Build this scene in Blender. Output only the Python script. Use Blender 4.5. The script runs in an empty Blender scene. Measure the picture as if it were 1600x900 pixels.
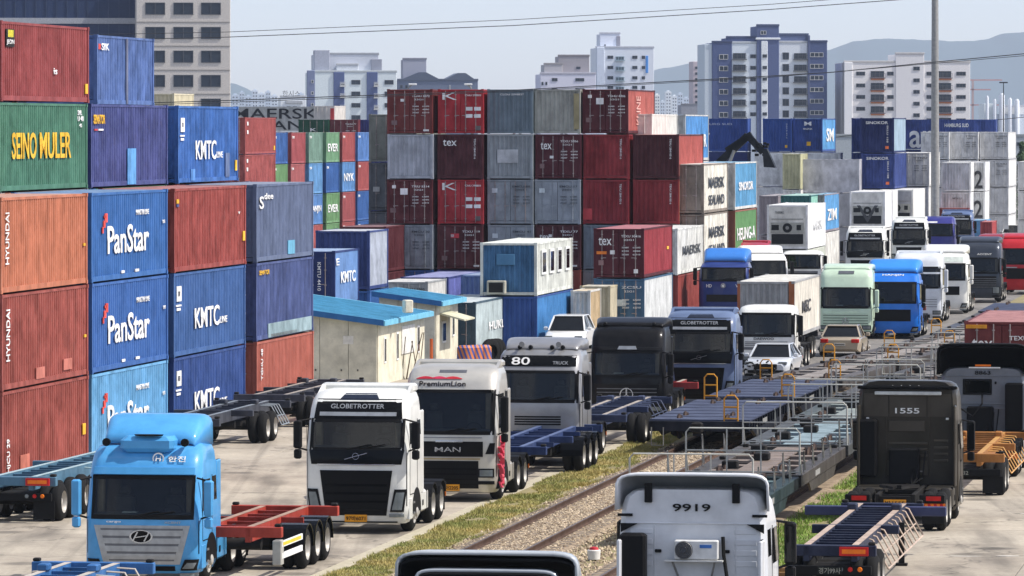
import bpy, math, random
from mathutils import Vector, Matrix
random.seed(7)
S = bpy.context.scene
COL = S.collection
rad = math.radians
# ------------------------------------------------------------------ camera
F = 8400.0; HZ = 200.0; HC = 10.85            # focal length (px of a 1600 px frame), horizon row, eye height
cd = bpy.data.cameras.new("camera"); cam = bpy.data.objects.new("camera", cd); COL.objects.link(cam)
cam.location = (0, 0, HC); cam.rotation_euler = (rad(90), 0, 0)
cd.sensor_width = 36; cd.lens = 36 * F / 1600; cd.shift_y = -(450 - HZ) / 1600
cd.clip_start = 1; cd.clip_end = 40000
S.camera = cam
TH = math.atan(0.1548)                        # heading of the lanes, rails and stacks
UX, UY = math.sin(TH), math.cos(TH)
# ------------------------------------------------------------------ sky and sun
HAZE = 0.000062
SUN_EL, SUN_AZ = 50, 97                       # azimuth measured from +Y towards +X
w = bpy.data.worlds.new("World"); S.world = w; w.use_nodes = True
nt = w.node_tree; bg = nt.nodes['Background']
sky = nt.nodes.new('ShaderNodeTexSky'); sky.sky_type = 'NISHITA'; sky.sun_disc = False
sky.sun_elevation = rad(SUN_EL); sky.sun_rotation = rad(SUN_AZ)
sky.altitude = 0; sky.air_density = 0.55; sky.dust_density = 0.72; sky.ozone_density = 4.0
tint = nt.nodes.new('ShaderNodeVectorMath'); tint.operation = 'MULTIPLY'; tint.inputs[1].default_value = (1.34, 1.09, .93)
nt.links.new(sky.outputs[0], tint.inputs[0])
# soft fair-weather clouds, thinning out towards the hazy horizon
tcw = nt.nodes.new('ShaderNodeTexCoord'); mpw = nt.nodes.new('ShaderNodeMapping'); mpw.inputs['Scale'].default_value = (1, 1, 2.6)
cl = nt.nodes.new('ShaderNodeTexNoise'); cl.inputs['Scale'].default_value = 3.2; cl.inputs['Detail'].default_value = 8; cl.inputs['Roughness'].default_value = .55
crr = nt.nodes.new('ShaderNodeMapRange'); crr.inputs[1].default_value = .5; crr.inputs[2].default_value = .64
sx = nt.nodes.new('ShaderNodeSeparateXYZ'); el = nt.nodes.new('ShaderNodeMapRange'); el.inputs[1].default_value = .06; el.inputs[2].default_value = .3
mu = nt.nodes.new('ShaderNodeMath'); mu.operation = 'MULTIPLY'; mxw = nt.nodes.new('ShaderNodeMix'); mxw.data_type = 'RGBA'
lk = nt.links.new
lk(tcw.outputs['Generated'], mpw.inputs[0]); lk(mpw.outputs[0], cl.inputs['Vector']); lk(cl.outputs[0], crr.inputs[0])
lk(tcw.outputs['Generated'], sx.inputs[0]); lk(sx.outputs[2], el.inputs[0]); lk(crr.outputs[0], mu.inputs[0]); lk(el.outputs[0], mu.inputs[1])
lk(mu.outputs[0], mxw.inputs[0]); lk(tint.outputs[0], mxw.inputs[6]); mxw.inputs[7].default_value = (5.2, 5.2, 5.3, 1)
lk(mxw.outputs[2], bg.inputs[0]); bg.inputs[1].default_value = 0.15
sl = bpy.data.lights.new("sun", 'SUN'); sun = bpy.data.objects.new("sun", sl); COL.objects.link(sun)
sl.energy = 3.5; sl.angle = rad(0.5); sl.color = (1.0, 0.955, 0.89)
sd = Vector((math.sin(rad(SUN_AZ)) * math.cos(rad(SUN_EL)), math.cos(rad(SUN_AZ)) * math.cos(rad(SUN_EL)), math.sin(rad(SUN_EL))))
sun.rotation_euler = sd.to_track_quat('Z', 'Y').to_euler(); sun.location = (60, 120, 80)
S.view_settings.view_transform = 'Standard'; S.view_settings.look = 'None'
S.view_settings.exposure = 0.68; S.view_settings.gamma = 1.0
S.render.engine = 'CYCLES'
S.cycles.max_bounces = 6; S.cycles.diffuse_bounces = 3; S.cycles.glossy_bounces = 3
S.cycles.transmission_bounces = 2; S.cycles.volume_bounces = 0; S.cycles.use_denoising = True
S.cycles.caustics_reflective = False; S.cycles.caustics_refractive = False

# ------------------------------------------------------------------ helpers
def wx(px, Y): return (px - 800.0) * Y / F
def wz(py, Y): return HC - (py - HZ) * Y / F
def YP(p): return F / p
def lin(c):
    return tuple(((v / 255.0) / 12.92 if v <= 10 else (((v / 255.0) + .055) / 1.055) ** 2.4) for v in c)

MATS = {}
def new_mat(name):
    m = bpy.data.materials.new(name); m.use_nodes = True
    return m, m.node_tree, m.node_tree.nodes['Principled BSDF']
def N(t, k, **kw):
    n = t.nodes.new(k)
    for a, b in kw.items(): setattr(n, a, b)
    return n
def paint(rgb, rough=.5, wear=.35, coat=0.0, metal=0.0, streak=True):
    """aged paint: rgb is the albedo in sRGB 0..255"""
    key = ('paint', rgb, rough, wear, coat, metal, streak)
    if key in MATS: return MATS[key]
    m, t, b = new_mat("paint_%d_%d_%d" % rgb)
    c = lin(rgb); L = t.links.new
    tc = N(t, 'ShaderNodeTexCoord'); oi = N(t, 'ShaderNodeObjectInfo')
    mp = N(t, 'ShaderNodeMapping'); mp.inputs['Scale'].default_value = (1.1, 1.1, .62) if streak else (1, 1, 1)
    add = N(t, 'ShaderNodeVectorMath', operation='ADD')
    sc = N(t, 'ShaderNodeVectorMath', operation='SCALE'); sc.inputs[3].default_value = 37.0
    cb = N(t, 'ShaderNodeCombineXYZ')
    L(oi.outputs['Random'], cb.inputs[0]); L(oi.outputs['Random'], cb.inputs[1])
    L(cb.outputs[0], sc.inputs[0]); L(tc.outputs['Object'], add.inputs[0]); L(sc.outputs[0], add.inputs[1])
    L(add.outputs[0], mp.inputs[0])
    n1 = N(t, 'ShaderNodeTexNoise'); n1.inputs['Scale'].default_value = 1.3; n1.inputs['Detail'].default_value = 6
    n1.inputs['Roughness'].default_value = .65
    L(mp.outputs[0], n1.inputs['Vector'])
    r1 = N(t, 'ShaderNodeValToRGB'); e = r1.color_ramp.elements
    e[0].position = .33; e[1].position = .7
    d = 1 - .55 * wear; k = 1 + .5 * wear
    if wear > .3: k += .25 * wear
    e[0].color = (c[0] * d, c[1] * d, c[2] * d, 1)
    e[1].color = (min(1, c[0] * k + .045 * wear), min(1, c[1] * k + .045 * wear), min(1, c[2] * k + .045 * wear), 1)
    L(n1.outputs[0], r1.inputs[0])
    out = r1.outputs[0]
    if wear > .3:
        n2 = N(t, 'ShaderNodeTexNoise'); n2.inputs['Scale'].default_value = 2.1; n2.inputs['Detail'].default_value = 8
        n2.inputs['Roughness'].default_value = .75
        L(mp.outputs[0], n2.inputs['Vector'])
        r2 = N(t, 'ShaderNodeValToRGB'); r2.color_ramp.elements[0].position = .63 - .1 * wear; r2.color_ramp.elements[1].position = .74
        L(n2.outputs[0], r2.inputs[0])
        mx = N(t, 'ShaderNodeMix', data_type='RGBA'); L(r2.outputs[0], mx.inputs[0])
        mu = N(t, 'ShaderNodeMath', operation='MULTIPLY'); mu.inputs[1].default_value = min(1, wear * .85)
        L(r2.outputs[0], mu.inputs[0]); L(mu.outputs[0], mx.inputs[0])
        L(out, mx.inputs[6]); mx.inputs[7].default_value = (.06 + c[0] * .35, .035 + c[1] * .35, .02 + c[2] * .35, 1)
        out = mx.outputs[2]
    L(out, b.inputs['Base Color'])
    if streak and wear > .3:
        nb_ = N(t, 'ShaderNodeTexNoise'); nb_.inputs['Scale'].default_value = 1.1; nb_.inputs['Detail'].default_value = 3; L(add.outputs[0], nb_.inputs['Vector'])
        bp = N(t, 'ShaderNodeBump'); bp.inputs['Strength'].default_value = .55; bp.inputs['Distance'].default_value = .12
        L(nb_.outputs[0], bp.inputs['Height']); L(bp.outputs[0], b.inputs['Normal'])
    b.inputs['Roughness'].default_value = rough; b.inputs['Metallic'].default_value = metal
    b.inputs['Specular IOR Level'].default_value = .22 if sum(rgb) > 160 else .1
    b.inputs['Coat Weight'].default_value = coat if sum(rgb) > 160 else coat * .5; b.inputs['Coat Roughness'].default_value = .08
    MATS[key] = m
    return m
def flat(rgb, rough=.5, metal=0.0, name=None):
    key = ('flat', rgb, rough, metal)
    if key in MATS: return MATS[key]
    m, t, b = new_mat(name or "plain_%d_%d_%d" % rgb)
    c = lin(rgb); L = t.links.new
    tc = N(t, 'ShaderNodeTexCoord'); n = N(t, 'ShaderNodeTexNoise'); n.inputs['Scale'].default_value = 5; n.inputs['Detail'].default_value = 5
    L(tc.outputs['Object'], n.inputs['Vector'])
    r = N(t, 'ShaderNodeValToRGB'); r.color_ramp.elements[0].position = .3; r.color_ramp.elements[1].position = .7
    r.color_ramp.elements[0].color = (c[0] * .8, c[1] * .8, c[2] * .8, 1); r.color_ramp.elements[1].color = (c[0] * 1.1, c[1] * 1.1, c[2] * 1.1, 1)
    L(n.outputs[0], r.inputs[0]); L(r.outputs[0], b.inputs['Base Color'])
    b.inputs['Roughness'].default_value = rough; b.inputs['Metallic'].default_value = metal
    b.inputs['Specular IOR Level'].default_value = .3 if sum(rgb) > 200 else .12
    MATS[key] = m; return m
def glass(rgb=(8, 11, 13), rough=.05):
    key = ('glass', rgb)
    if key in MATS: return MATS[key]
    m, t, b = new_mat("dark_glass"); c = lin(rgb); L = t.links.new
    tc = N(t, 'ShaderNodeTexCoord'); n = N(t, 'ShaderNodeTexNoise'); n.inputs['Scale'].default_value = 1.1; n.inputs['Detail'].default_value = 4
    L(tc.outputs['Object'], n.inputs['Vector'])
    r = N(t, 'ShaderNodeValToRGB'); r.color_ramp.elements[0].color = (c[0] * .6, c[1] * .6, c[2] * .6, 1); r.color_ramp.elements[1].color = (c[0] * 1.6, c[1] * 1.6, c[2] * 1.6, 1)
    r.color_ramp.elements[0].position = .35; r.color_ramp.elements[1].position = .7
    L(n.outputs[0], r.inputs[0]); L(r.outputs[0], b.inputs['Base Color'])
    b.inputs['Roughness'].default_value = rough; b.inputs['IOR'].default_value = 1.5
    b.inputs['Specular IOR Level'].default_value = .42
    MATS[key] = m; return m
RUB = flat((30, 30, 30), .85, name="tyre_rubber")
BLK = flat((20, 20, 21), .5, name="black_plastic")
DIM = flat((38, 37, 36), .7, name="grimy_steel")
STEEL = flat((150, 150, 148), .45, .6, name="bare_steel")
CHROME = flat((205, 208, 212), .22, .9, name="chrome")
RIM = flat((176, 172, 164), .5, .2, name="wheel_rim")
WHITE = flat((232, 232, 228), .5, name="white_print")
PLATE = flat((222, 150, 30), .5, name="plate_yellow")
LAMP = flat((120, 128, 132), .12, .3, name="lamp_glass")
REDL = flat((190, 28, 24), .3, name="red_lamp")
ORL = flat((235, 120, 25), .35, name="orange_lamp")
GL = glass()
def clear_glass():
    m = bpy.data.materials.new("clear_glass"); m.use_nodes = True; t = m.node_tree; t.nodes.clear(); L = t.links.new
    o = N(t, 'ShaderNodeOutputMaterial'); mx = N(t, 'ShaderNodeMixShader'); tr = N(t, 'ShaderNodeBsdfTransparent'); gl = N(t, 'ShaderNodeBsdfGlossy')
    fr = N(t, 'ShaderNodeFresnel'); fr.inputs[0].default_value = 1.5; tr.inputs[0].default_value = (.62, .7, .68, 1); gl.inputs['Roughness'].default_value = .03
    L(fr.outputs[0], mx.inputs[0]); L(tr.outputs[0], mx.inputs[1]); L(gl.outputs[0], mx.inputs[2]); L(mx.outputs[0], o.inputs[0])
    return m
GLT = clear_glass()
SEATM = flat((64, 62, 62), .8, name="seat_cloth"); DASHM = flat((70, 70, 72), .6, name="dashboard_plastic"); CURT = flat((150, 128, 104), .8, name="cab_curtain"); CABIN = flat((46, 46, 48), .9, name="cabin_lining")

class MB:
    def __init__(s): s.v = []; s.f = []; s.sm = []
    def add(s, vs, fs, smooth=False):
        o = len(s.v); s.v += [tuple(v) for v in vs]; s.f += [tuple(i + o for i in f) for f in fs]; s.sm += [smooth] * len(fs); return s
    def box(s, x0, y0, z0, x1, y1, z1):
        return s.add([(x0, y0, z0), (x1, y0, z0), (x1, y1, z0), (x0, y1, z0), (x0, y0, z1), (x1, y0, z1), (x1, y1, z1), (x0, y1, z1)],
                     [(0, 3, 2, 1), (4, 5, 6, 7), (0, 1, 5, 4), (1, 2, 6, 5), (2, 3, 7, 6), (3, 0, 4, 7)])
    def bbox(s, x0, y0, z0, x1, y1, z1, b=.02):
        """bevelled box: chamfered vertical and horizontal edges"""
        xs = [(x0, x1), (y0, y1), (z0, z1)]
        vs = []; fs = []
        for zz, i in ((z0, b), (z0 + b, 0), (z1 - b, 0), (z1, b)):
            a, c, d, e = x0 + i, x1 - i, y0 + i, y1 - i
            vs += [(a + b, d, zz), (c - b, d, zz), (c, d + b, zz), (c, e - b, zz), (c - b, e, zz), (a + b, e, zz), (a, e - b, zz), (a, d + b, zz)]
        for k in range(3):
            for i in range(8):
                j = (i + 1) % 8; fs.append((k * 8 + i, k * 8 + j, k * 8 + 8 + j, k * 8 + 8 + i))
        fs.append(tuple(reversed(range(8)))); fs.append(tuple(range(24, 32)))
        return s.add(vs, fs)
    def bar(s, p, q, w=.05, h=None, up=(0, 0, 1)):
        p = Vector(p); q = Vector(q); h = h or w; d = (q - p).normalized(); u = Vector(up)
        if abs(d.dot(u)) > .98: u = Vector((0, 1, 0))
        a = d.cross(u).normalized() * w / 2; b = a.cross(d).normalized() * h / 2
        vs = [p - a - b, p + a - b, p + a + b, p - a + b, q - a - b, q + a - b, q + a + b, q - a + b]
        return s.add(vs, [(0, 1, 2, 3), (7, 6, 5, 4), (0, 4, 5, 1), (1, 5, 6, 2), (2, 6, 7, 3), (3, 7, 4, 0)])
    def tube(s, pts, r=.03, n=6):
        pts = [Vector(p) for p in pts]; vs = []; fs = []
        for i, p in enumerate(pts):
            d = (pts[min(i + 1, len(pts) - 1)] - pts[max(i - 1, 0)]).normalized()
            u = Vector((0, 0, 1)) if abs(d.z) < .95 else Vector((0, 1, 0))
            a = d.cross(u).normalized(); b = a.cross(d)
            for k in range(n):
                t = 2 * math.pi * k / n; vs.append(p + (a * math.cos(t) + b * math.sin(t)) * r)
        for i in range(len(pts) - 1):
            for k in range(n):
                j = (k + 1) % n; fs.append((i * n + k, i * n + n + k, i * n + n + j, i * n + j))
        fs.append(tuple(range(n))); fs.append(tuple(reversed(range((len(pts) - 1) * n, len(pts) * n))))
        return s.add(vs, fs, True)
    def lathe(s, prof, c=(0, 0, 0), axis='x', n=20, cap=True):
        """prof: (along, radius)"""
        vs = []; fs = []
        for a, r in prof:
            for k in range(n):
                t = 2 * math.pi * k / n; ca, sa = math.cos(t) * r, math.sin(t) * r
                v = {'x': (a, ca, sa), 'y': (sa, a, ca), 'z': (ca, sa, a)}[axis]
                vs.append((v[0] + c[0], v[1] + c[1], v[2] + c[2]))
        for i in range(len(prof) - 1):
            for k in range(n):
                j = (k + 1) % n; fs.append((i * n + k, i * n + j, i * n + n + j, i * n + n + k))
        if cap:
            fs.append(tuple(reversed(range(n)))); fs.append(tuple(range((len(prof) - 1) * n, len(prof) * n)))
        return s.add(vs, fs, True)
    def prism(s, poly, x0, x1, axis='x'):
        """poly in the two other axes, extruded along axis"""
        n = len(poly); vs = []
        for a in (x0, x1):
            for q in poly:
                vs.append({'x': (a, q[0], q[1]), 'y': (q[0], a, q[1]), 'z': (q[0], q[1], a)}[axis])
        fs = [tuple(reversed(range(n))), tuple(range(n, 2 * n))] + [(i, (i + 1) % n, n + (i + 1) % n, n + i) for i in range(n)]
        return s.add(vs, fs)
    def mesh(s, name, mats=()):
        me = bpy.data.meshes.new(name); me.from_pydata(s.v, [], s.f); me.update()
        for m in mats: me.materials.append(m)
        me.polygons.foreach_set('use_smooth', s.sm)
        if any(s.sm):
            try: me.set_sharp_from_angle(angle=rad(38))
            except Exception: pass
        import bmesh
        b = bmesh.new(); b.from_mesh(me); bmesh.ops.recalc_face_normals(b, faces=b.faces); b.to_mesh(me); b.free()
        return me
    def build(s, name, mat, parent=None, loc=None, rot=None): return obj(name, s.mesh(name, [mat]), parent=parent, loc=loc, rot=rot)
def obj(name, me, mat=None, parent=None, loc=None, rot=None, scale=None):
    o = bpy.data.objects.new(name, me); COL.objects.link(o)
    if mat is not None:
        if not me.materials: me.materials.append(mat)
        else:
            o.material_slots[0].link = 'OBJECT'; o.material_slots[0].material = mat
    if parent is not None: o.parent = parent
    if loc is not None: o.location = loc
    if rot is not None: o.rotation_euler = rot
    if scale is not None: o.scale = scale
    return o
def tag(o, label=None, cat=None, group=None, kind=None):
    if label: o['label'] = label
    if cat: o['category'] = cat
    if group: o['group'] = group
    if kind: o['kind'] = kind
    return o
def thing(name, label, cat, loc=(0, 0, 0), rz=0.0, group=None):
    o = bpy.data.objects.new(name, None); COL.objects.link(o); o.location = loc; o.rotation_euler = (0, 0, rz)
    o.empty_display_size = .3
    return tag(o, label, cat, group)
TXT = {}
def text_mesh(s, bold=.012, sp=1.0):
    key = (s, bold, sp)
    if key in TXT: return TXT[key]
    c = bpy.data.curves.new("lettering", 'FONT'); c.body = s; c.offset = bold * .45; c.extrude = .02; c.resolution_u = 3; c.space_character = sp
    o = bpy.data.objects.new("tmp_text", c); COL.objects.link(o)
    dg = bpy.context.evaluated_depsgraph_get(); dg.update()
    me = bpy.data.meshes.new_from_object(o.evaluated_get(dg))
    bpy.data.objects.remove(o)
    xs = [v.co.x for v in me.vertices]; ys = [v.co.y for v in me.vertices]
    if not xs: xs = [0, 1]; ys = [0, 1]
    x0, x1, y0, y1 = min(xs), max(xs), min(ys), max(ys)
    for v in me.vertices:
        v.co.x = (v.co.x - x0) / (x1 - x0); v.co.y = (v.co.y - y0) / (y1 - y0); v.co.z = v.co.z * .4
    me.materials.clear(); TXT[key] = me; me.name = "lettering"
    return me
def letter(parent, s, mat, o, ex, ey, bold=.012, sp=1.0, name="lettering"):
    """text filling the parallelogram at o spanned by ex (reading direction) and ey (up)"""
    me = text_mesh(s, bold, sp)
    if not me.materials: me.materials.append(None)
    o_ = bpy.data.objects.new(name, me); COL.objects.link(o_); o_.parent = parent
    o_.material_slots[0].link = 'OBJECT'; o_.material_slots[0].material = mat
    ex = Vector(ex); ey = Vector(ey); ez = ex.cross(ey).normalized()
    m = Matrix(((ex.x, ey.x, ez.x, o[0]), (ex.y, ey.y, ez.y, o[1]), (ex.z, ey.z, ez.z, o[2]), (0, 0, 0, 1)))
    o_.matrix_local = m
    return o_
# ------------------------------------------------------------------ ground
def ground_mat(name, base, dark, scale=.25, crack=True, stain=.5):
    m, t, b = new_mat(name); L = t.links.new
    tc = N(t, 'ShaderNodeTexCoord'); geo = N(t, 'ShaderNodeNewGeometry'); oi = N(t, 'ShaderNodeObjectInfo')
    n1 = N(t, 'ShaderNodeTexNoise'); n1.inputs['Scale'].default_value = scale; n1.inputs['Detail'].default_value = 9; n1.inputs['Roughness'].default_value = .62
    L(geo.outputs['Position'], n1.inputs['Vector'])
    r = N(t, 'ShaderNodeValToRGB'); e = r.color_ramp.elements; e[0].position = .3; e[1].position = .68
    a = lin(dark); c = lin(base); e[0].color = (*a, 1); e[1].color = (*c, 1); L(n1.outputs[0], r.inputs[0])
    n2 = N(t, 'ShaderNodeTexNoise'); n2.inputs['Scale'].default_value = 7; n2.inputs['Detail'].default_value = 6
    L(geo.outputs['Position'], n2.inputs['Vector'])
    mp = N(t, 'ShaderNodeMapRange'); mp.inputs[1].default_value = .25; mp.inputs[2].default_value = .75; mp.inputs[3].default_value = .86; mp.inputs[4].default_value = 1.1
    L(n2.outputs[0], mp.inputs[0])
    mx = N(t, 'ShaderNodeVectorMath', operation='SCALE'); L(r.outputs[0], mx.inputs[0]); L(mp.outputs[0], mx.inputs[3])
    mr = N(t, 'ShaderNodeMapRange'); mr.inputs[3].default_value = .9; mr.inputs[4].default_value = 1.08; L(oi.outputs['Random'], mr.inputs[0])
    m3 = N(t, 'ShaderNodeVectorMath', operation='SCALE'); L(mx.outputs[0], m3.inputs[0]); L(mr.outputs[0], m3.inputs[3])
    out = m3.outputs[0]
    if crack:
        v = N(t, 'ShaderNodeTexVoronoi', feature='DISTANCE_TO_EDGE'); v.inputs['Scale'].default_value = .13
        nn = N(t, 'ShaderNodeTexNoise'); nn.inputs['Scale'].default_value = .9; nn.inputs['Detail'].default_value = 5
        L(geo.outputs['Position'], nn.inputs['Vector'])
        mm = N(t, 'ShaderNodeMix', data_type='VECTOR'); mm.inputs[0].default_value = .12
        sc = N(t, 'ShaderNodeVectorMath', operation='SCALE'); sc.inputs[3].default_value = 25; L(nn.outputs[1], sc.inputs[0])
        L(geo.outputs['Position'], mm.inputs[4]); L(sc.outputs[0], mm.inputs[5]); L(mm.outputs[1], v.inputs['Vector'])
        cr = N(t, 'ShaderNodeMapRange'); cr.inputs[1].default_value = .0; cr.inputs[2].default_value = .014; cr.inputs[3].default_value = .5; cr.inputs[4].default_value = 1
        L(v.outputs[0], cr.inputs[0])
        m4 = N(t, 'ShaderNodeVectorMath', operation='SCALE'); L(out, m4.inputs[0]); L(cr.outputs[0], m4.inputs[3]); out = m4.outputs[0]
        # oil and tyre stains, long along the lanes
        ms = N(t, 'ShaderNodeMapping'); ms.inputs['Rotation'].default_value = (0, 0, TH); ms.inputs['Scale'].default_value = (.5, .07, .5)
        L(geo.outputs['Position'], ms.inputs[0])
        n4 = N(t, 'ShaderNodeTexNoise'); n4.inputs['Scale'].default_value = 1.6; n4.inputs['Detail'].default_value = 7; L(ms.outputs[0], n4.inputs['Vector'])
        c4 = N(t, 'ShaderNodeMapRange'); c4.inputs[1].default_value = .46; c4.inputs[2].default_value = .7; c4.inputs[3].default_value = 1; c4.inputs[4].default_value = 1 - stain
        L(n4.outputs[0], c4.inputs[0])
        m5 = N(t, 'ShaderNodeVectorMath', operation='SCALE'); L(out, m5.inputs[0]); L(c4.outputs[0], m5.inputs[3]); out = m5.outputs[0]
    if crack:      # paired tyre tracks worn along the lanes, and small oil drips
        m6 = N(t, 'ShaderNodeMapping'); m6.inputs['Rotation'].default_value = (0, 0, TH); m6.inputs['Scale'].default_value = (1.7, .02, 1)
        L(geo.outputs['Position'], m6.inputs[0])
        n6 = N(t, 'ShaderNodeTexNoise'); n6.inputs['Scale'].default_value = 1; n6.inputs['Detail'].default_value = 3; L(m6.outputs[0], n6.inputs['Vector'])
        c6 = N(t, 'ShaderNodeMapRange'); c6.inputs[1].default_value = .56; c6.inputs[2].default_value = .7; c6.inputs[3].default_value = 1; c6.inputs[4].default_value = .68
        L(n6.outputs[0], c6.inputs[0]); m7 = N(t, 'ShaderNodeVectorMath', operation='SCALE'); L(out, m7.inputs[0]); L(c6.outputs[0], m7.inputs[3]); out = m7.outputs[0]
        v8 = N(t, 'ShaderNodeTexVoronoi'); v8.inputs['Scale'].default_value = .33; L(geo.outputs['Position'], v8.inputs['Vector'])
        c8 = N(t, 'ShaderNodeMapRange'); c8.inputs[1].default_value = .1; c8.inputs[2].default_value = .22; c8.inputs[3].default_value = .5; c8.inputs[4].default_value = 1
        L(v8.outputs[0], c8.inputs[0]); m9 = N(t, 'ShaderNodeVectorMath', operation='SCALE'); L(out, m9.inputs[0]); L(c8.outputs[0], m9.inputs[3]); out = m9.outputs[0]
    L(out, b.inputs['Base Color']); b.inputs['Roughness'].default_value = .9
    bp = N(t, 'ShaderNodeBump'); bp.inputs['Strength'].default_value = .25; bp.inputs['Distance'].default_value = .02
    L(n2.outputs[0], bp.inputs['Height']); L(bp.outputs[0], b.inputs['Normal'])
    return m
CONC = ground_mat("concrete", (184, 174, 156), (140, 130, 116), stain=.5)
ASPH = ground_mat("asphalt_apron", (128, 124, 118), (104, 100, 95), stain=.3)
DIRT = ground_mat("dry_soil", (152, 140, 100), (116, 108, 70), scale=.6, crack=False)
g = MB().add([(-4100, -350, 0), (4100, -350, 0), (4100, 16400, 0), (-4100, 16400, 0)], [(0, 1, 2, 3)]).build("ground", ASPH); tag(g, kind='structure')
def OFF(Y):
    t = min(1, max(0, (Y - 197) / 66.0)); return 3.7 * t * t * (3 - 2 * t)      # the tracks bend gently to the right
T1X = lambda Y: .12 + (Y - 138.8) * .1548 + OFF(Y)          # centre lines of the two tracks
T2X = lambda Y: 6.45 + (Y - 150.5) * .1548 + OFF(Y)
WYAW = lambda Y: -math.atan(.1548 + (OFF(Y + 12) - OFF(Y + 2)) / 10.0)
RZ = -TH
def local_frame(name, x, y, kind='structure'):
    o = bpy.data.objects.new(name, None); COL.objects.link(o); o.location = (x, y, 0); o.rotation_euler = (0, 0, RZ); o['kind'] = kind; return o
# concrete yard of poured slabs, left and right of the tracks (local frame: origin on track 1, y along the lanes)
BY = 110.0; BX = T1X(BY)
def slab(parent, x0, x1, y0, y1):
    m = MB().bbox(x0 + .016, y0 + .02, -.05, x1 - .016, y1 - .02, .02 + random.uniform(-.002, .002), .006)
    return obj("concrete_slab", m.mesh("concrete_slab", [CONC]), parent=parent)
yl = local_frame("yard_pavement", BX, BY)
xe = -3.15
for j in range(15):
    y0 = j * 8.0
    for i in range(6):
        x1 = xe - .45 - i * 5.2
        slab(yl, x1 - 5.2, x1, y0, y0 + 8.0)
kerb = local_frame("kerb", BX, BY)
for j in range(40):
    m = MB().bbox(xe - .44, j * 3.0 + .01, 0, xe - .02, j * 3.0 + 2.99, .03, .008)
    obj("kerb_stone", m.mesh("kerb_stone", [flat((178, 170, 148), .9)]), parent=kerb)
yr = local_frame("lane_pavement", BX, BY)
for j in range(15):
    for i in range(4):
        x0 = 8.05 + i * 5.2
        slab(yr, x0, x0 + 5.2, j * 8.0 - 3, j * 8.0 + 5)
# faded white dashes on the right lane
mk = local_frame("lane_marking", BX, BY)
for x, y, w_, l in ((12.1, 43.2, 1.0, .25), (12.4, 28.2, .6, .22), (11.2, 28.0, .9, .15), (13.3, 61, .9, .2)):
    MB().add([(x, y, .0262), (x + w_ * .6, y - .05, .0262), (x + w_, y + .1, .0262), (x + w_ * .9, y + l, .0262), (x + .1, y + l * .8, .0262)], [(0, 1, 2, 3, 4)]).build("worn_marking", flat((206, 200, 190), .8), mk)
# verge and ballast
v = MB()
v.box(xe, -10, -.03, 8.05, 86, .025); v.add([(xe, 86, .0245), (8.05, 86, .0245), (11.8, 130, .0245), (11.8, 330, .0245), (xe + 3.7, 330, .0245), (xe + 3.7, 152, .0245), (xe + .4, 106, .0245)], [(0, 1, 2, 3, 4, 5, 6)])
o = v.build("verge_soil", DIRT, local_frame("verge", BX, BY))
BALM = ground_mat("ballast_bed", (160, 142, 118), (104, 88, 70), scale=3, crack=False)
bd = local_frame("ballast_bed", BX, BY)
m = MB()
for cx in (0, 4.53): m.prism([(cx - 1.55, .026), (cx + 1.55, .026), (cx + 1.25, .09), (cx - 1.25, .09)], -9, 150, 'y')
o = m.build("ballast_base", BALM, bd)
def scatter(name, mat, parent, n, pos, maker, label=None, cat=None):
    m = MB()
    for _ in range(n):
        p = pos()
        if p: maker(m, *p)
    me = bpy.data.meshes.new(name); me.from_pydata(m.v, [], m.f); me.materials.append(mat); me.update()
    o = obj(name, me, parent=parent); o['kind'] = 'stuff'; return o
def stone(m, x, y, z, s):
    r = random.random
    a = [(x + s * (r() * .5 + .5) * math.cos(t), y + s * (r() * .5 + .5) * math.sin(t), z - .2 * s) for t in (0, 1.25, 2.5, 3.8, 5.0)]
    k = .35 + .5 * r()
    b = [(x + (q[0] - x) * k, y + (q[1] - y) * k, z + s * (.4 + .4 * r())) for q in a]
    m.add(a + b, [(i, (i + 1) % 5, 5 + (i + 1) % 5, 5 + i) for i in range(5)] + [(5, 6, 7, 8, 9)])
def stone_mat():
    m, t, b = new_mat("ballast_stone"); L = t.links.new
    g_ = N(t, 'ShaderNodeNewGeometry'); r = N(t, 'ShaderNodeValToRGB')
    e = r.color_ramp.elements; e[0].color = (*lin((112, 94, 74)), 1); e[1].color = (*lin((206, 188, 160)), 1)
    L(g_.outputs['Random Per Island'], r.inputs[0]); L(r.outputs[0], b.inputs['Base Color']); b.inputs['Roughness'].default_value = .9
    return m
def _bal():
    y = random.uniform(0, 75); x = random.gauss(0, .75) if random.random() < .75 else random.uniform(1.2, 3.6)
    if x < -1.75: return None
    return x, y, .07 if abs(x) < 1.3 else .025, random.uniform(.03, .075)
tag(scatter("ballast_stones", stone_mat(), None, 36000, _bal, stone), "grey and tan ballast stones between and beside the rails", "gravel")
bs = bpy.data.objects["ballast_stones"]; bs.location = (BX, BY, 0); bs.rotation_euler = (0, 0, RZ)
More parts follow.
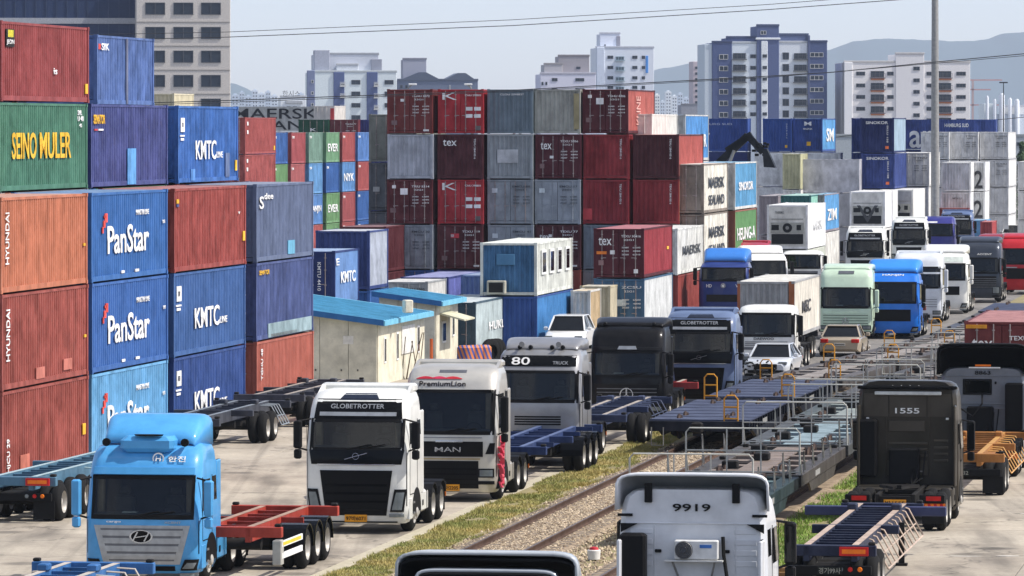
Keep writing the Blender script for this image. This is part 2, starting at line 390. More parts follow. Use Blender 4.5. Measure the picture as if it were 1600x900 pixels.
def leaf_mat(name, ca, cb, cc):
    m, t, b = new_mat(name); L = t.links.new
    g_ = N(t, 'ShaderNodeNewGeometry'); n = N(t, 'ShaderNodeTexNoise'); n.inputs['Scale'].default_value = .55; n.inputs['Detail'].default_value = 4
    L(g_.outputs['Position'], n.inputs['Vector'])
    r = N(t, 'ShaderNodeValToRGB'); r.color_ramp.elements[0].position = .4; r.color_ramp.elements[1].position = .62
    r.color_ramp.elements[0].color = (*lin(ca), 1); r.color_ramp.elements[1].color = (*lin(cb), 1); L(n.outputs[0], r.inputs[0])
    mx = N(t, 'ShaderNodeMix', data_type='RGBA', blend_type='MIX'); ml = N(t, 'ShaderNodeMath', operation='MULTIPLY'); ml.inputs[1].default_value = .5
    L(g_.outputs['Random Per Island'], ml.inputs[0]); L(ml.outputs[0], mx.inputs[0]); L(r.outputs[0], mx.inputs[6]); mx.inputs[7].default_value = (*lin(cc), 1)
    L(mx.outputs[2], b.inputs['Base Color']); b.inputs['Roughness'].default_value = .8
    b.inputs['Subsurface Weight'].default_value = 0
    return m
def blade(m, x, y, h):
    a = random.random() * 6.28; w_ = .01 + .012 * random.random(); lx, ly = (random.random() - .5) * h, (random.random() - .5) * h
    dx, dy = math.cos(a) * w_, math.sin(a) * w_
    m.add([(x - dx, y - dy, .02), (x + dx, y + dy, .02), (x + lx, y + ly, .02 + h * .8)], [(0, 1, 2)])
import mathutils.noise as mn
def _gl():
    y = random.uniform(0, 100) ** 1.0; x = random.uniform(xe - .05, -1.25)
    d = mn.noise(Vector((x * 1.1, y * .35, 0)))
    if d < -.42 or (x > -1.75 and d < .05) or random.random() > 1.25 - y / 130: return None
    return x, y, random.uniform(.03, .1) * (1.9 if d > .3 else 1)
vg = scatter("verge_grass", leaf_mat("dry_grass", (122, 130, 62), (190, 170, 104), (150, 146, 84)), None, 90000, _gl, blade)
tag(vg, "patchy yellow and green grass along the left side of the rails", "grass"); vg.location = (BX, BY, 0); vg.rotation_euler = (0, 0, RZ)
def _gr():
    y = random.uniform(0, 75); x = random.uniform(5.9, 8.15)
    d = mn.noise(Vector((x * .9, y * .3, 5)))
    if d < -.35: return None
    return x, y, random.uniform(.06, .15)
vg = scatter("lush_grass", leaf_mat("green_grass", (92, 130, 40), (136, 162, 66), (120, 146, 60)), None, 34000, _gr, blade)
tag(vg, "bright green grass under and beside the flat wagons", "grass"); vg.location = (BX, BY, 0); vg.rotation_euler = (0, 0, RZ)
# ------------------------------------------------------------------ tracks
RUST = paint((74, 54, 42), .8, .5)
RAILTOP = flat((112, 96, 84), .4, .6)
SLEEP = paint((118, 108, 96), .9, .4)
slm = MB().bbox(-1.35, -.13, 0, 1.35, .13, .1, .02).mesh("sleeper", [SLEEP])
def track(cx, label, n):
    t = thing("railway_track", label, "railway", (BX, BY, 0), RZ)
    for s in (-1, 1):
        x = cx + s * .79
        m = MB().prism([(x - .075, .1), (x + .075, .1), (x + .075, .115), (x + .012, .135), (x + .012, .21), (x + .038, .225), (x + .038, .26), (x - .038, .26), (x - .038, .225), (x - .012, .21), (x - .012, .135), (x - .075, .115)], -9, 86, 'y')
        for q in range(34):
            y0, y1 = 86 + q * 4.5, 90.5 + q * 4.5; m.bar((x + OFF(BY + y0 * .988), y0, .19), (x + OFF(BY + y1 * .988), y1, .19), .08, .15)
        r = m.build("rail", RUST, t)
        MB().box(x - .03, -9, .2605, x + .03, 86, .264).build("running_surface", RAILTOP, r)
    for j in range(n): obj("sleeper", slm, parent=t, loc=(cx, j * .66, .0))
    return t
track(0, "rusty rails of the left track crossing gravel between the truck rows", 110)
track(4.53, "rusty rails of the right track under the white railed wagons", 60)
# ------------------------------------------------------------------ containers
CW = 2.67; CACHE = {}
def corr(n, L, pitch=.278, d=.055):
    """trapezoid corrugation points (s, depth) along length L"""
    k = max(2, int(round(L / pitch))); p = L / k; pts = [(0, 0)]
    for i in range(k):
        a = i * p
        pts += [(a + p * .32, 0), (a + p * .5, -d), (a + p * .82, -d), (a + p, 0)]
    return pts
def cmesh(kind, W, L, H, fine=True):
    key = (kind, round(W, 2), round(L, 2), round(H, 2), fine)
    if key in CACHE: return CACHE[key]
    m = MB(); hw = W / 2
    if kind == 'frame':
        pw = .14
        for x0, x1 in ((-hw, -hw + pw), (hw - pw, hw)):
            for y0, y1 in ((0, .16), (L - .16, L)):
                m.box(x0, y0, .1, x1, y1, H - .1)
                for z0, z1 in ((0, .12), (H - .12, H)):
                    a = .012; m.box(x0 - (a if x0 < 0 else -.0), y0 - (a if y0 < 1 else 0), z0, x1 + (a if x1 > 0 else 0), y1 + (a if y1 > 1 else 0), z1)
            e = .012 if fine else .0
            m.box(x0 + .02, .17, H - .1, x1 - .02, L - .17, H - .02); m.box(x0 + .02, .17, .03, x1 - .02, L - .17, .19)
        for y0, y1 in ((.02, .12), (L - .12, L - .02)):
            m.box(-hw + pw, y0, .04, hw - pw, y1, .18); m.box(-hw + pw, y0, H - .13, hw - pw, y1, H - .03)
        m.box(-hw + .1, .15, .1, hw - .1, L - .15, .14)
        if fine:
            for k in range(int(L)): m.box(-hw + .1, .6 + k, .04, hw - .1, .68 + k, .1)
    elif kind in ('side', 'end'):
        l = (L - .32) if kind == 'side' else (W - .28)
        pts = corr(0, l, .278 if kind == 'side' else .26, .058 if kind == 'side' else .055)
        z0, z1 = .19, H - .1
        vs = []
        for s_, d in pts:
            for z in (z0, z1):
                vs.append((hw - .03 + d, .16 + s_, z) if kind == 'side' else (-hw + .14 + s_, .05 - d, z - (0 if z < 1 else .03)))
        m.add(vs, [(2 * i, 2 * i + 2, 2 * i + 3, 2 * i + 1) for i in range(len(pts) - 1)])
    elif kind == 'roof':
        k = int(L / .5); vs = []; p = (L - .3) / k
        prof = []
        for i in range(k):
            a = .15 + i * p; prof += [(a, 0), (a + p * .6, 0), (a + p * .7, .02), (a + p * .9, .02)]
        prof.append((L - .15, 0))
        for y, d in prof: vs += [(-hw + .1, y, H - .04 + d), (hw - .1, y, H - .04 + d)]
        m.add(vs, [(2 * i, 2 * i + 1, 2 * i + 3, 2 * i + 2) for i in range(len(prof) - 1)])
    elif kind == 'door':     # one leaf, hinged at x=0, closing towards +x
        dw = (W - .3) / 2
        z0, z1 = .2, H - .15
        m.bbox(0, .02, z0, dw - .01, .06, z1, .01)
        for k in range(5):
            a = z0 + .12 + k * (z1 - z0 - .12) / 5; b = a + (z1 - z0) / 5 - .16
            m.prism([(.1, a), (dw - .11, a), (dw - .11, b), (.1, b)], .0, .03, 'y')
        m.box(-.01, .005, z0, .03, .075, z1)
    elif kind == 'bars':
        dw = (W - .3) / 2
        for x in (dw * .25,):
            m.tube([(x, -.02, .1), (x, -.02, H - .1)], .022, 6)
            for z in (.3, 1.0, 1.7, H - .35): m.box(x - .05, -.03, z, x + .05, .02, z + .05)
            m.box(x - .05, -.05, 1.05, x + .22, -.03, 1.09)
    elif kind == 'plainend':
        m.box(-hw + .14, L - .08, .18, hw - .14, L - .04, H - .1)
    elif kind == 'reefer':
        m.bbox(-hw + .1, .03, .15, hw - .1, .1, H - .1, .01)
    me = m.mesh('container_' + kind)
    me.materials.append(None)
    CACHE[key] = me
    return me
BARM = flat((150, 140, 138), .5, .3)
REEF_D = flat((40, 42, 44), .6)
def cpart(name, me, mat, parent, loc=None, rot=None, scale=None):
    o = bpy.data.objects.new(name, me); COL.objects.link(o); o.parent = parent
    o.material_slots[0].link = 'OBJECT'; o.material_slots[0].material = mat
    if loc: o.location = loc
    if rot: o.rotation_euler = rot
    if scale: o.scale = scale
    return o
def container(loc, rz, rgb, end, deco, label, W=CW, L=12.19, H=2.9, fine=True, wear=.45, group=None, rough=.55):
    r = thing("shipping_container", label, "container", loc, rz, group)
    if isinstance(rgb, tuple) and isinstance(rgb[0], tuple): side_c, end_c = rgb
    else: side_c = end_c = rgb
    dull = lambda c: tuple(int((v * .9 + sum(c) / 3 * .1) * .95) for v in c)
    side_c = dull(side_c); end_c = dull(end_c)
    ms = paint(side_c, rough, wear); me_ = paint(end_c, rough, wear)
    smooth = end in 'rs'
    cpart("frame", cmesh('frame', W, L, H, fine), me_ if not smooth else ms, r)
    hw = W / 2
    if smooth:
        pm = cmesh('flatside', W, L, H) if ('flatside', round(W, 2), round(L, 2), round(H, 2), True) in CACHE else None
        if pm is None:
            m = MB().box(hw - .05, .16, .19, hw - .02, L - .16, H - .1)
            k = int(L / 1.5)
            for i in range(1, k): m.box(hw - .02, .16 + i * (L - .3) / k, .2, hw - .014, .175 + i * (L - .3) / k, H - .11)
            pm = m.mesh('container_flatside'); pm.materials.append(None); CACHE[('flatside', round(W, 2), round(L, 2), round(H, 2), True)] = pm
        cpart("side_panel", pm, ms, r); cpart("side_panel", pm, ms, r, loc=(0, L, 0), rot=(0, 0, math.pi))
    else:
        sm_ = cmesh('side', W, L, H); cpart("side_panel", sm_, ms, r); cpart("side_panel", sm_, ms, r, loc=(0, L, 0), rot=(0, 0, math.pi))
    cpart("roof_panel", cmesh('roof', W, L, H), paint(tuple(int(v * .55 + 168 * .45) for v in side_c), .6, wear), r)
    cpart("rear_panel", cmesh('plainend', W, L, H), me_, r)
    if end == 'd':
        dm = cmesh('door', W, L, H); bm_ = cmesh('bars', W, L, H)
        for s in (1, -1):
            d = cpart("door", dm, me_, r, loc=(-s * (hw - .15), 0, 0), scale=(s, 1, 1))
            for dx in (0, (W - .3) / 4): cpart("locking_bar", bm_, BARM if sum(end_c) < 420 else me_, d, loc=(dx, 0, 0))
    elif end == 'r':      # refrigerated: machinery end
        cpart("end_panel", cmesh('reefer', W, L, H), me_, r)
        MB().bbox(-hw + .3, -.01, .35, hw - .3, .04, 1.0, .01).build("machine_panel", REEF_D, r)
        MB().bbox(-hw + .25, -.01, 1.05, hw - .25, .04, 1.75, .01).build("condenser_panel", flat((168, 168, 160), .5), r)
        f_ = MB().lathe([(-.03, .0), (-.03, .3), (.02, .33)], (0, 0, 1.4), 'y', 18).build("condenser_fan", REEF_D, r)
        MB().lathe([(-.045, .0), (-.045, .12), (.02, .13)], (0, 0, 1.4), 'y', 12).build("fan_hub", STEEL, f_)
        MB().bbox(-hw + .3, -.02, 1.25, -.55, .04, 1.6, .01).build("control_box", REEF_D, r)
        MB().bbox(.6, -.02, 1.25, .9, .04, 1.6, .01).build("inspection_hatch", REEF_D, r)
        MB().bbox(-hw + .3, -.005, 1.95, hw - .3, .035, 2.0, .005).build("hinge_rail", STEEL, r)
    elif end == 'v':
        pass
    else:
        cpart("end_panel", cmesh('end', W, L, H), me_, r)
    for d in deco:
        k = d[0]
        if k in 'SRV':       # side: string or patch, u0,u1,v0,v1 (fractions), colour
            s_, u0, u1, v0, v1, c = d[1:7]
            x = hw + .004
            mt = paint(c, .6, .55)
            if k == 'S': letter(r, s_, mt, (x, u0 * L, v0 * H), (0, (u1 - u0) * L, 0), (0, 0, (v1 - v0) * H), *(d[7:8] or (.02,)))
            elif k == 'V': letter(r, s_, mt, (x, u1 * L, v0 * H), (0, 0, (v1 - v0) * H), (0, -(u1 - u0) * L, 0), .02)
            else: MB().box(x - .03, u0 * L, v0 * H, x + .002, u1 * L, v1 * H).build(s_ or "panel_patch", mt, r)
        else:                # end face
            s_, u0, u1, v0, v1, c = d[1:7]
            mt = paint(c, .6, .5); y = -.055 if end == 'd' else -.004
            if k == 'F': letter(r, s_, mt, (-hw + u0 * W, y, v0 * H), ((u1 - u0) * W, 0, 0), (0, 0, (v1 - v0) * H), *(d[7:8] or (.02,)))
            elif k == 'T': letter(r, s_, mt, (-hw + u0 * W, y, v1 * H), (0, 0, -(v1 - v0) * H), ((u1 - u0) * W, 0, 0), .02)
            else: MB().box(-hw + u0 * W, y, v0 * H, -hw + u1 * W, .04 if end == 'd' else .0, v1 * H).build(s_ or "panel_patch", mt, r)
    return r
# colours (albedo, sRGB)
ORA, BRK, RED, DRD, MAR = (188, 108, 76), (150, 66, 54), (146, 52, 46), (120, 30, 34), (84, 28, 34)
BRED = (172, 26, 36)
ROY, BLU, MID, NAV, SKY, SLT = (46, 96, 168), (42, 92, 160), (46, 62, 122), (26, 46, 112), (84, 154, 206), (92, 106, 138)
GRN, LGN, DGN, TEA = (64, 118, 92), (104, 150, 96), (28, 78, 58), (50, 110, 112)
GRY, LGR, BGR, WHT, CRM, DGY = (138, 142, 144), (176, 176, 176), (120, 130, 136), (222, 220, 212), (216, 206, 172), (88, 90, 94)
BEI = (168, 166, 152); W_ = (232, 232, 228); YEL = (226, 172, 40)
ID1 = [('F', "TGHU 307216", .56, .94, .82, .86, W_), ('F', "22G1", .6, .8, .76, .79, W_), ('F', "30480 KG", .58, .92, .60, .63, W_), ('F', "2230 KG", .58, .92, .54, .57, W_), ('F', "67200 LB", .58, .92, .48, .51, W_)]
def marks(c=W_): return [('S', "TCLU 48", .88, .96, .84, .9, c), ('S', "22G1", .9, .96, .74, .79, c)]
def idn(n, c=W_):
    return [('F', n, .55, .94, .82, .865, c), ('F', "22G1 ", .6, .8, .75, .785, c), ('F', "30480", .56, .7, .6, .63, c), ('F', "67200", .78, .93, .6, .63, c),
            ('F', "2220", .56, .7, .53, .56, c), ('F', "4890", .78, .93, .53, .56, c), ('F', "28260", .56, .7, .46, .49, c), ('F', "62310", .78, .93, .46, .49, c)]
WHS = lambda: [('Q', "sticker", .62, .76, .52, .6, W_), ('Q', "sticker", .8, .94, .52, .6, W_), ('Q', "sticker", .62, .76, .36, .44, W_), ('Q', "sticker", .8, .94, .36, .44, W_)]
def stripe(u=.8): return [('T', "TEXU 284105 6", u, u + .04, .45, .9, W_)]
TEX = lambda c=W_: [('F', "tex", .12, .36, .66, .82, c, .012)]
ORDW = ["top", "second from top", "third from top", "fourth from top", "fifth from top", "bottom"]
def stack(place, Y, tiers, px=None, rx=None, X=None, h=2.9, L=12.19, W=CW, side=False, fine=True, gap=.02, group="containers stacked in the yard", dyaw=0):
    """tiers bottom -> top: (desc, colour, end, deco[, height]); px = left edge of near face, rx = near right corner, X = world x of near right corner"""
    z = .03; n = len(tiers)
    zr = RZ + dyaw
    c, s_ = math.cos(zr), math.sin(zr)
    for i, t in enumerate(tiers):
        hh = t[4] if len(t) > 4 else h
        if side:
            x0 = wx(px, Y); loc = (x0 + math.sin(TH) * 0 + (W / 2) * 0, Y + W / 2, z)
            r = zr - math.pi / 2
        else:
            if px is not None: cx = wx(px, Y) + W / 2 * c
            else: cx = (X if X is not None else wx(rx, Y)) - W / 2 * c
            cy = Y + (W / 2 * s_ if px is not None else -W / 2 * s_)
            loc = (cx, cy, z); r = zr
        # every box sits a few centimetres off its neighbours below
        j = random.uniform(-.03, .03) if i else 0
        loc = (loc[0] + j, loc[1] + random.uniform(-.04, .04), z)
        if t[0]:
            if n == 1: pos = place
            else: pos = (ORDW[n - 1 - i] if i else "bottom") + " in " + place
            lb_ = t[0] + ", " + pos
            if len(lb_.split()) > 16: lb_ = lb_.replace(' from top', '').replace('two high column in front of the central block', 'column before the central block').replace(' and sky blue side', '').replace(' with faint markings', '').replace('crossways row behind the light pole', 'row behind the light pole').replace('container ', 'box ', 1).replace(' in the right field', '').replace('the reach stacker', 'reach stacker')
            if len(lb_.split()) > 16: print('LONG', lb_)
            container(loc, r, t[1], t[2], t[3], lb_, W, L, hh, fine, group=group, wear=random.choice((.35, .45, .6)))
        z += hh + gap
LINE1 = lambda Y: -13.51 + (Y - 172.5) * .1548
PAN = lambda: [('S', "PanStar", .2, .74, .3, .62, W_, .03), ('S', "PANSTAR LINE", .57, .74, .72, .78, W_, .02), ('R', "star_emblem", .17, .2, .66, .76, (206, 70, 60)), ('R', "star_emblem", .15, .175, .6, .68, (206, 70, 60)), ('R', "star_emblem", .16, .185, .71, .74, (206, 70, 60)), ('R', "star_emblem", .135, .15, .54, .61, (206, 70, 60)),
               ('R', "sticker", .38, .42, .07, .1, W_), ('R', "sticker", .56, .61, .07, .1, W_), ('S', "PSLU 400", .93, .96, .6, .64, W_)]
KMT = lambda: [('S', "KMTC", .28, .62, .3, .55, W_, .03), ('S', "LINE", .63, .73, .32, .4, W_), ('R', "flag_emblem", .04, .1, .66, .84, W_), ('R', "flag_dot", .055, .085, .72, .78, (24, 28, 60)), ('R', "sticker", .03, .1, .6, .62, W_), ('R', "sticker", .04, .09, .55, .58, W_)]
HYU = lambda: [('V', "HYUNDAI", .045, .085, .3, .84, W_), ('R', "height_mark", .95, .975, .42, .45, YEL)]
ROAD = lambda: [('R', "height_mark", .955, .98, .12, .24, YEL)]
t0 = "left wall near the blue truck"
stack("leftmost front column of the left wall", 161.1, [
    ("brick red container with white code marks", BRK, 'd', [('V', "HJCU 29", .05, .09, .15, .5, W_), ('R', "patch", .2, .3, .0, .3, (170, 96, 78)), ('R', "height_mark", .93, .965, .36, .48, YEL)]),
    ("brick red container with upright HYUNDAI lettering", BRK, 'd', HYU() + [('R', "patch", .38, .48, .06, .18, (176, 104, 90)), ('R', "patch", .7, .8, .1, .22, (172, 100, 86))]),
    ("orange container with upright HYUNDAI lettering", ORA, 'd', HYU())], X=LINE1(161.1), L=11.2)
stack("second front column of the left wall", 172.6, [
    ("light blue PanStar container", (96, 162, 210), 'd', PAN()), ("royal blue PanStar container", ROY, 'd', PAN()), ("royal blue PanStar container", (44, 100, 170), 'd', PAN())], X=LINE1(172.6), L=11.3)
stack("third front column of the left wall", 184.7, [
    ("dark blue KMTC container", (38, 72, 140), 'd', KMT()), ("blue KMTC container", (50, 92, 152), 'd', KMT()),
    ("brick red unmarked container", (150, 58, 50), 'd', [('R', "height_mark", .955, .985, .3, .42, YEL), ('R', "sticker", .03, .06, .82, .87, YEL), ('R', "sticker", .03, .06, .78, .81, (60, 70, 120)), ('S', "v", .88, .91, .64, .67, W_)])], X=LINE1(184.7))
stack("fourth front column of the left wall", 198.8, [
    ("salmon red container", (176, 92, 74), 'd', [('V', "TGHU 48", .07, .1, .5, .9, W_)] + ROAD()),
    ("indigo blue container with green lower patch", (64, 80, 134), 'd', [('S', "SENATOR", .05, .22, .84, .9, YEL), ('R', "repaint_patch", .2, .97, .02, .2, (128, 150, 156)), ('R', "rust_patch", .25, .7, .02, .06, (150, 90, 50))]),
    ("slate blue container with DEE lettering", SLT, 'd', [('S', "dee", .13, .28, .8, .88, W_, .02), ('S', "S", .05, .12, .68, .84, W_, .03), ('R', "repaint_patch", .54, .66, .06, .24, (96, 160, 190))])], X=LINE1(198.8), L=11.1)
hid = lambda c: ("plain inner container", c, 'v', [])
def back(place, Y, dx, cols, tops, L=12.19):
    stack(place, Y, [(d, c, 'v', []) for d, c in cols] + tops, X=LINE1(Y) - 2.93 + dx, fine=False, L=L)
SEINO = [('S', "SEINO", .13, .4, .36, .66, YEL, .03), ('S', "MULER", .44, .8, .36, .66, YEL, .03), ('S', "SML", .88, .93, .86, .92, W_), ('S', "U 40", .88, .95, .79, .85, W_), ('S', "45", .9, .93, .72, .76, W_)]
back("first rear column of the left wall", 172.6, 0, [("rust brown container behind front row", BRK), ("faded blue container behind front row", BLU), ("grey container behind front row", GRY)],
     [("green container with yellow SEINO lettering", GRN, 'd', SEINO),
      ("brick red container with small logo", (146, 58, 56), 'd', [('R', "logo_panel", .05, .14, .68, .9, (30, 28, 28)), ('R', "logo_mark", .07, .13, .8, .89, (226, 206, 60)), ('S', "JEON", .055, .135, .7, .77, W_), ('S', "is", .58, .62, .36, .44, W_), ('R', "height_mark", .955, .985, .12, .25, YEL)], 2.6)])
back("second rear column of the left wall", 185.0, 0, [("blue container behind front row", MID), ("dark red container behind front row", DRD), ("green container behind front row", GRN)],
     [("indigo SENATOR container with light blue patch", (56, 66, 128), 'd', [('S', "SENATOR", .03, .17, .76, .87, YEL, .04), ('R', "sticker", .04, .08, .68, .7, (190, 60, 60)), ('R', "sticker", .09, .15, .68, .7, W_), ('R', "repaint_patch", .46, .57, .02, .46, (84, 146, 200))])])
back("third rear column of the left wall", 199.0, 0, [("red container behind front row", RED), ("slate container behind front row", SLT), ("maroon container behind front row", MAR)],
     [("bright blue KMTC container with white flag", (44, 98, 172), 'd', KMT() + [('R', "grey_repair", .78, .85, .06, .38, (80, 96, 130)), ('R', "repaint_patch", .2, .27, .03, .18, (80, 130, 190)), ('R', "height_mark", .95, .98, .14, .28, YEL)])], 10.9)
stack("far column above the indigo box", 198.7, [(None,), (None,), (None,), (None,),
     ("faded blue container with small white mark", (76, 104, 160), 'd', [('S', "SIK", .07, .2, .78, .88, W_, .04), ('R', "sticker", .02, .06, .79, .87, (200, 70, 60)), ('R', "weld_strip", .5, .53, .02, .97, (96, 100, 120))], 2.6)] if False else
    [("grey green container behind rear row", GRN), ] and [("grey green container behind rear row", GRN, 'v', []), ("brown container behind rear row", BRK, 'v', []), ("navy container behind rear row", NAV, 'v', []), ("white container behind rear row", WHT, 'v', []),
     ("faded blue container with small white mark", (76, 104, 160), 'd', [('S', "SIK", .07, .2, .78, .88, W_, .04), ('R', "sticker", .02, .06, .79, .87, (200, 70, 60)), ('R', "weld_strip", .5, .53, .02, .97, (96, 100, 120))], 2.6)],
    X=LINE1(198.7) - 5.86, fine=False, L=9.6)
# cream box far behind
stack("lone column behind the office block end", 350, [("cream container", CRM, 'p', [])] * 5, px=209, h=2.6, L=6.06, fine=False)
# red pair beside KMTC
stack("pair of red columns left of the small boxes", 420, [("pale red container", (164, 72, 68), 'd', [('S', "l", .06, .1, .78, .88, W_), ('S', "l", .06, .1, .55, .65, W_), ('R', "height_mark", .93, .97, .1, .22, YEL)])] * 4, rx=383, fine=False)
sm = lambda c, t=None, tc=W_: [('S', t, .12, .9, .36, .62, tc, .03)] if t else [('S', "EM", .06, .2, .8, .88, W_)]
def small(place, rx, cols):
    Y = 446 * 1645 / (2100.0 - rx)
    stack(place, Y, [(d, c, 'd', sm(c, t)) for d, c, t in cols], rx=rx, h=2.6, L=6.06, fine=False, group="twenty foot containers between the left wall and central block")
small("small column beside the red pair", 427, [("blue short container", BLU, None), ("red short container", RED, None), ("green short container", LGN, None), ("blue short container", BLU, None)])
small("first small column", 455, [("red short container", (166, 72, 70), None), ("red short container", (166, 72, 70), None), ("pink red short container", (176, 92, 90), None), ("red short container", (166, 72, 74), None)])
small("second small column", 483, [("red short container", (172, 80, 76), None), ("sky blue short container with white name", (80, 130, 190), "HANJIN"), ("sky blue short container", (92, 148, 200), None), ("grey green short container", (112, 148, 130), None)])
small("third small column", 510, [("green short container", LGN, "EVER"), ("green EVER short container", LGN, "EVER"), ("blue short container", BLU, None), ("pale green EVER short container", (112, 158, 116), "EVER")])
small("fourth small column", 535, [("red short container", (166, 72, 70), None), ("red short container", (160, 72, 74), None), ("sky blue NYK short container", (84, 138, 196), "NYK"), ("red short container", (166, 72, 70), None)])
small("fifth small column", 559, [("blue short container", BLU, None), ("blue short container", BLU, None), ("red short container", (166, 72, 70), None), ("blue short container", (74, 120, 184), None)])
stack("far column behind the small boxes", 525, [(None,)] * 0 + [("dark green container", DGN, 'd', [('F', "K", .4, .6, .6, .7, W_)])] * 4, px=466, W=3.0, fine=False)
stack("far column beside the dark green one", 525, [("dark red container", (110, 34, 42), 'd', idn("TGHU 77"))] * 4, px=515, W=2.8, fine=False)
stack("far column at the edge of the grey one", 526, [("navy blue container", (46, 56, 130), 'p', [])] * 4, px=561, W=2.7, fine=False)
MSK = [('S', "MAERSK", .28, .96, .5, .92, (36, 38, 44), .02), ('S', "SEALAND", .22, .97, .06, .42, (36, 38, 44), .02)]
stack("row lying crossways behind the small boxes", 564, [("pale grey crossways container", (170, 172, 170), 's', [])] * 4 + [("pale grey crossways MAERSK container", (176, 178, 174), 's', MSK)], px=312, h=2.6, L=13.4, side=True, fine=False)
stack("narrow far column beside the MAERSK box", 545, [("white container with red edge", (214, 208, 200), 'd', [('Q', "red_panel", .8, .97, .1, .9, (190, 60, 60))])] * 5, px=490, h=2.6, W=1.95 + .2, L=6.06, fine=False)
# dark grey door column left of the block
stack("grey column left of the central block", 323, [("dark grey weathered container", (92, 94, 98), 'd', idn("GESU 51", (150, 150, 150)) + [('Q', "sticker", .1, .3, .6, .7, (170, 170, 168))]), ("dark grey weathered container", (100, 102, 108), 'd', idn("GESU 51", (150, 150, 150))), ("slate grey weathered container", (92, 96, 102), 'd', idn("TRLU", (150, 150, 150)) + [('Q', "sticker", .1, .25, .4, .5, (180, 180, 178))]), ("greenish grey weathered container", (132, 136, 126), 'd', idn("TRLU", (90, 90, 90)))], px=576)
stack("low column left of the central block", 306, [("maroon container", MAR, 'p', []), ("maroon container with tex lettering", MAR, 'p', [('F', "tex", .3, .68, .62, .84, W_, .012)] + stripe(.8)[:0] + [('T', "TEXU 3051", .84, .88, .3, .8, (190, 180, 180))])], px=531, h=2.6)
# ------------- central block
CB = "of the central block"
YB = 312.0
CAI = lambda: [('F', "K", .1, .42, .76, .92, W_, .0), ('F', "CAIU 298803", .6, .95, .84, .88, W_)] + WHS() + [('Q', "sticker", .84, .94, .08, .18, (90, 80, 80))]
mdoor = lambda n: idn(n) + [('Q', "sticker", .3, .46, .66, .8, W_), ('Q', "sticker", .12, .2, .8, .87, W_), ('Q', "sticker", .08, .2, .26, .36, (120, 96, 96))]
ddoor = lambda n: idn(n) + [('Q', "sticker", .3, .37, .72, .78, W_), ('Q', "sticker", .1, .22, .2, .3, (120, 96, 96)), ('Q', "sticker", .8, .92, .06, .1, W_)]
gdoor = lambda n: idn(n, (70, 76, 84)) + [('Q', "sticker", .1, .22, .7, .8, (190, 200, 204))]
stack("first column " + CB, YB, [("blue container", BLU, 'd', []), ("grey double door container", (142, 150, 156), 'd', gdoor("EMCU 30")), ("maroon container with white stickers", (92, 30, 36), 'd', mdoor("TRIU 5514")), ("pale grey ribbed container", (168, 174, 182), 'p', []), ("brown red container with lock bars", (116, 40, 38), 'd', ddoor("TGHU 3072"))], px=605, h=2.6)
stack("second column " + CB, YB, [("purple container", (70, 70, 130), 'd', []), ("maroon container with small label", (88, 28, 34), 'd', ddoor("TCKU 119") + [('Q', "label_plate", .3, .48, .7, .8, (200, 60, 70))]), ("bright red container with bird logo", BRED, 'd', CAI()), ("maroon ribbed container with tex lettering", (78, 26, 34), 'p', [('F', "tex", .12, .42, .74, .88, W_, .012)] + stripe()), ("bright red container with bird logo", BRED, 'd', CAI())], px=684, h=2.6)
stack("third column " + CB, YB, [("grey container", GRY, 'd', []), ("grey double door container", (142, 150, 156), 'd', gdoor("EMCU 41")), ("grey double door container", (138, 146, 152), 'd', gdoor("EMCU 88")), ("grey stained container with pale square", (146, 154, 158), 'p', [('Q', "faded_panel", .22, .68, .36, .66, (172, 176, 178))]), ("blue grey ribbed container", (104, 122, 132), 'p', [('F', "CLOU 2098837", .28, .8, .86, .9, W_)])], px=762, h=2.6)
stack("fourth column " + CB, YB, [("brown container", BRK, 'd', []), ("maroon container with tex lettering", (80, 26, 34), 'd', [('F', "tex", .1, .34, .66, .78, W_)] + ddoor("TEXU 77")), ("grey double door container", (146, 154, 162), 'd', gdoor("EMCU 17")), ("maroon door container with tex lettering", (84, 28, 38), 'd', TEX() + idn("TEXU 2056") + [('Q', "sticker", .32, .4, .46, .52, W_), ('Q', "sticker", .1, .2, .24, .34, (120, 96, 96))]), ("beige grey rusty ribbed container", (156, 158, 148), 'p', [('Q', "rust_edge", .86, .98, .1, .9, (140, 130, 96))])], px=836, h=2.6)
RB = lambda: stripe(.8)
stack("fifth column " + CB, YB, [("grey container", GRY, 'd', []), ("blue grey ribbed container", (116, 128, 138), 'p', []), ("crimson ribbed container with white stripe", (140, 24, 34), 'p', RB() + [('Q', "repaint_patch", .0, .2, .1, .35, (172, 52, 58))]), ("crimson ribbed container with white stripe", (140, 24, 32), 'p', RB()), ("maroon container with salmon side", ((178, 88, 78), (84, 26, 34)), 'd', mdoor("TGHU 4406") + [('V', "KLINE", .3, .45, .2, .85, (200, 150, 140))])], px=911, h=2.6)  # top box: sunlight on its side is painted in as a lighter colour
stack("sixth column " + CB, YB, [("red container", RED, 'd', []), ("white container with MAERSK lettering", ((222, 222, 216), (120, 124, 130)), 'p', [('S', "MAERSK", .2, .9, .4, .62, (60, 64, 70), .03)]), ("crimson container with orange side", ((206, 98, 66), (130, 24, 32)), 'p', RB() + [('S', "TRITON", .1, .95, .5, .68, W_, .03)]), ("dark maroon container with pale red side", ((176, 80, 72), (74, 26, 32)), 'p', RB())], px=989, h=2.6)
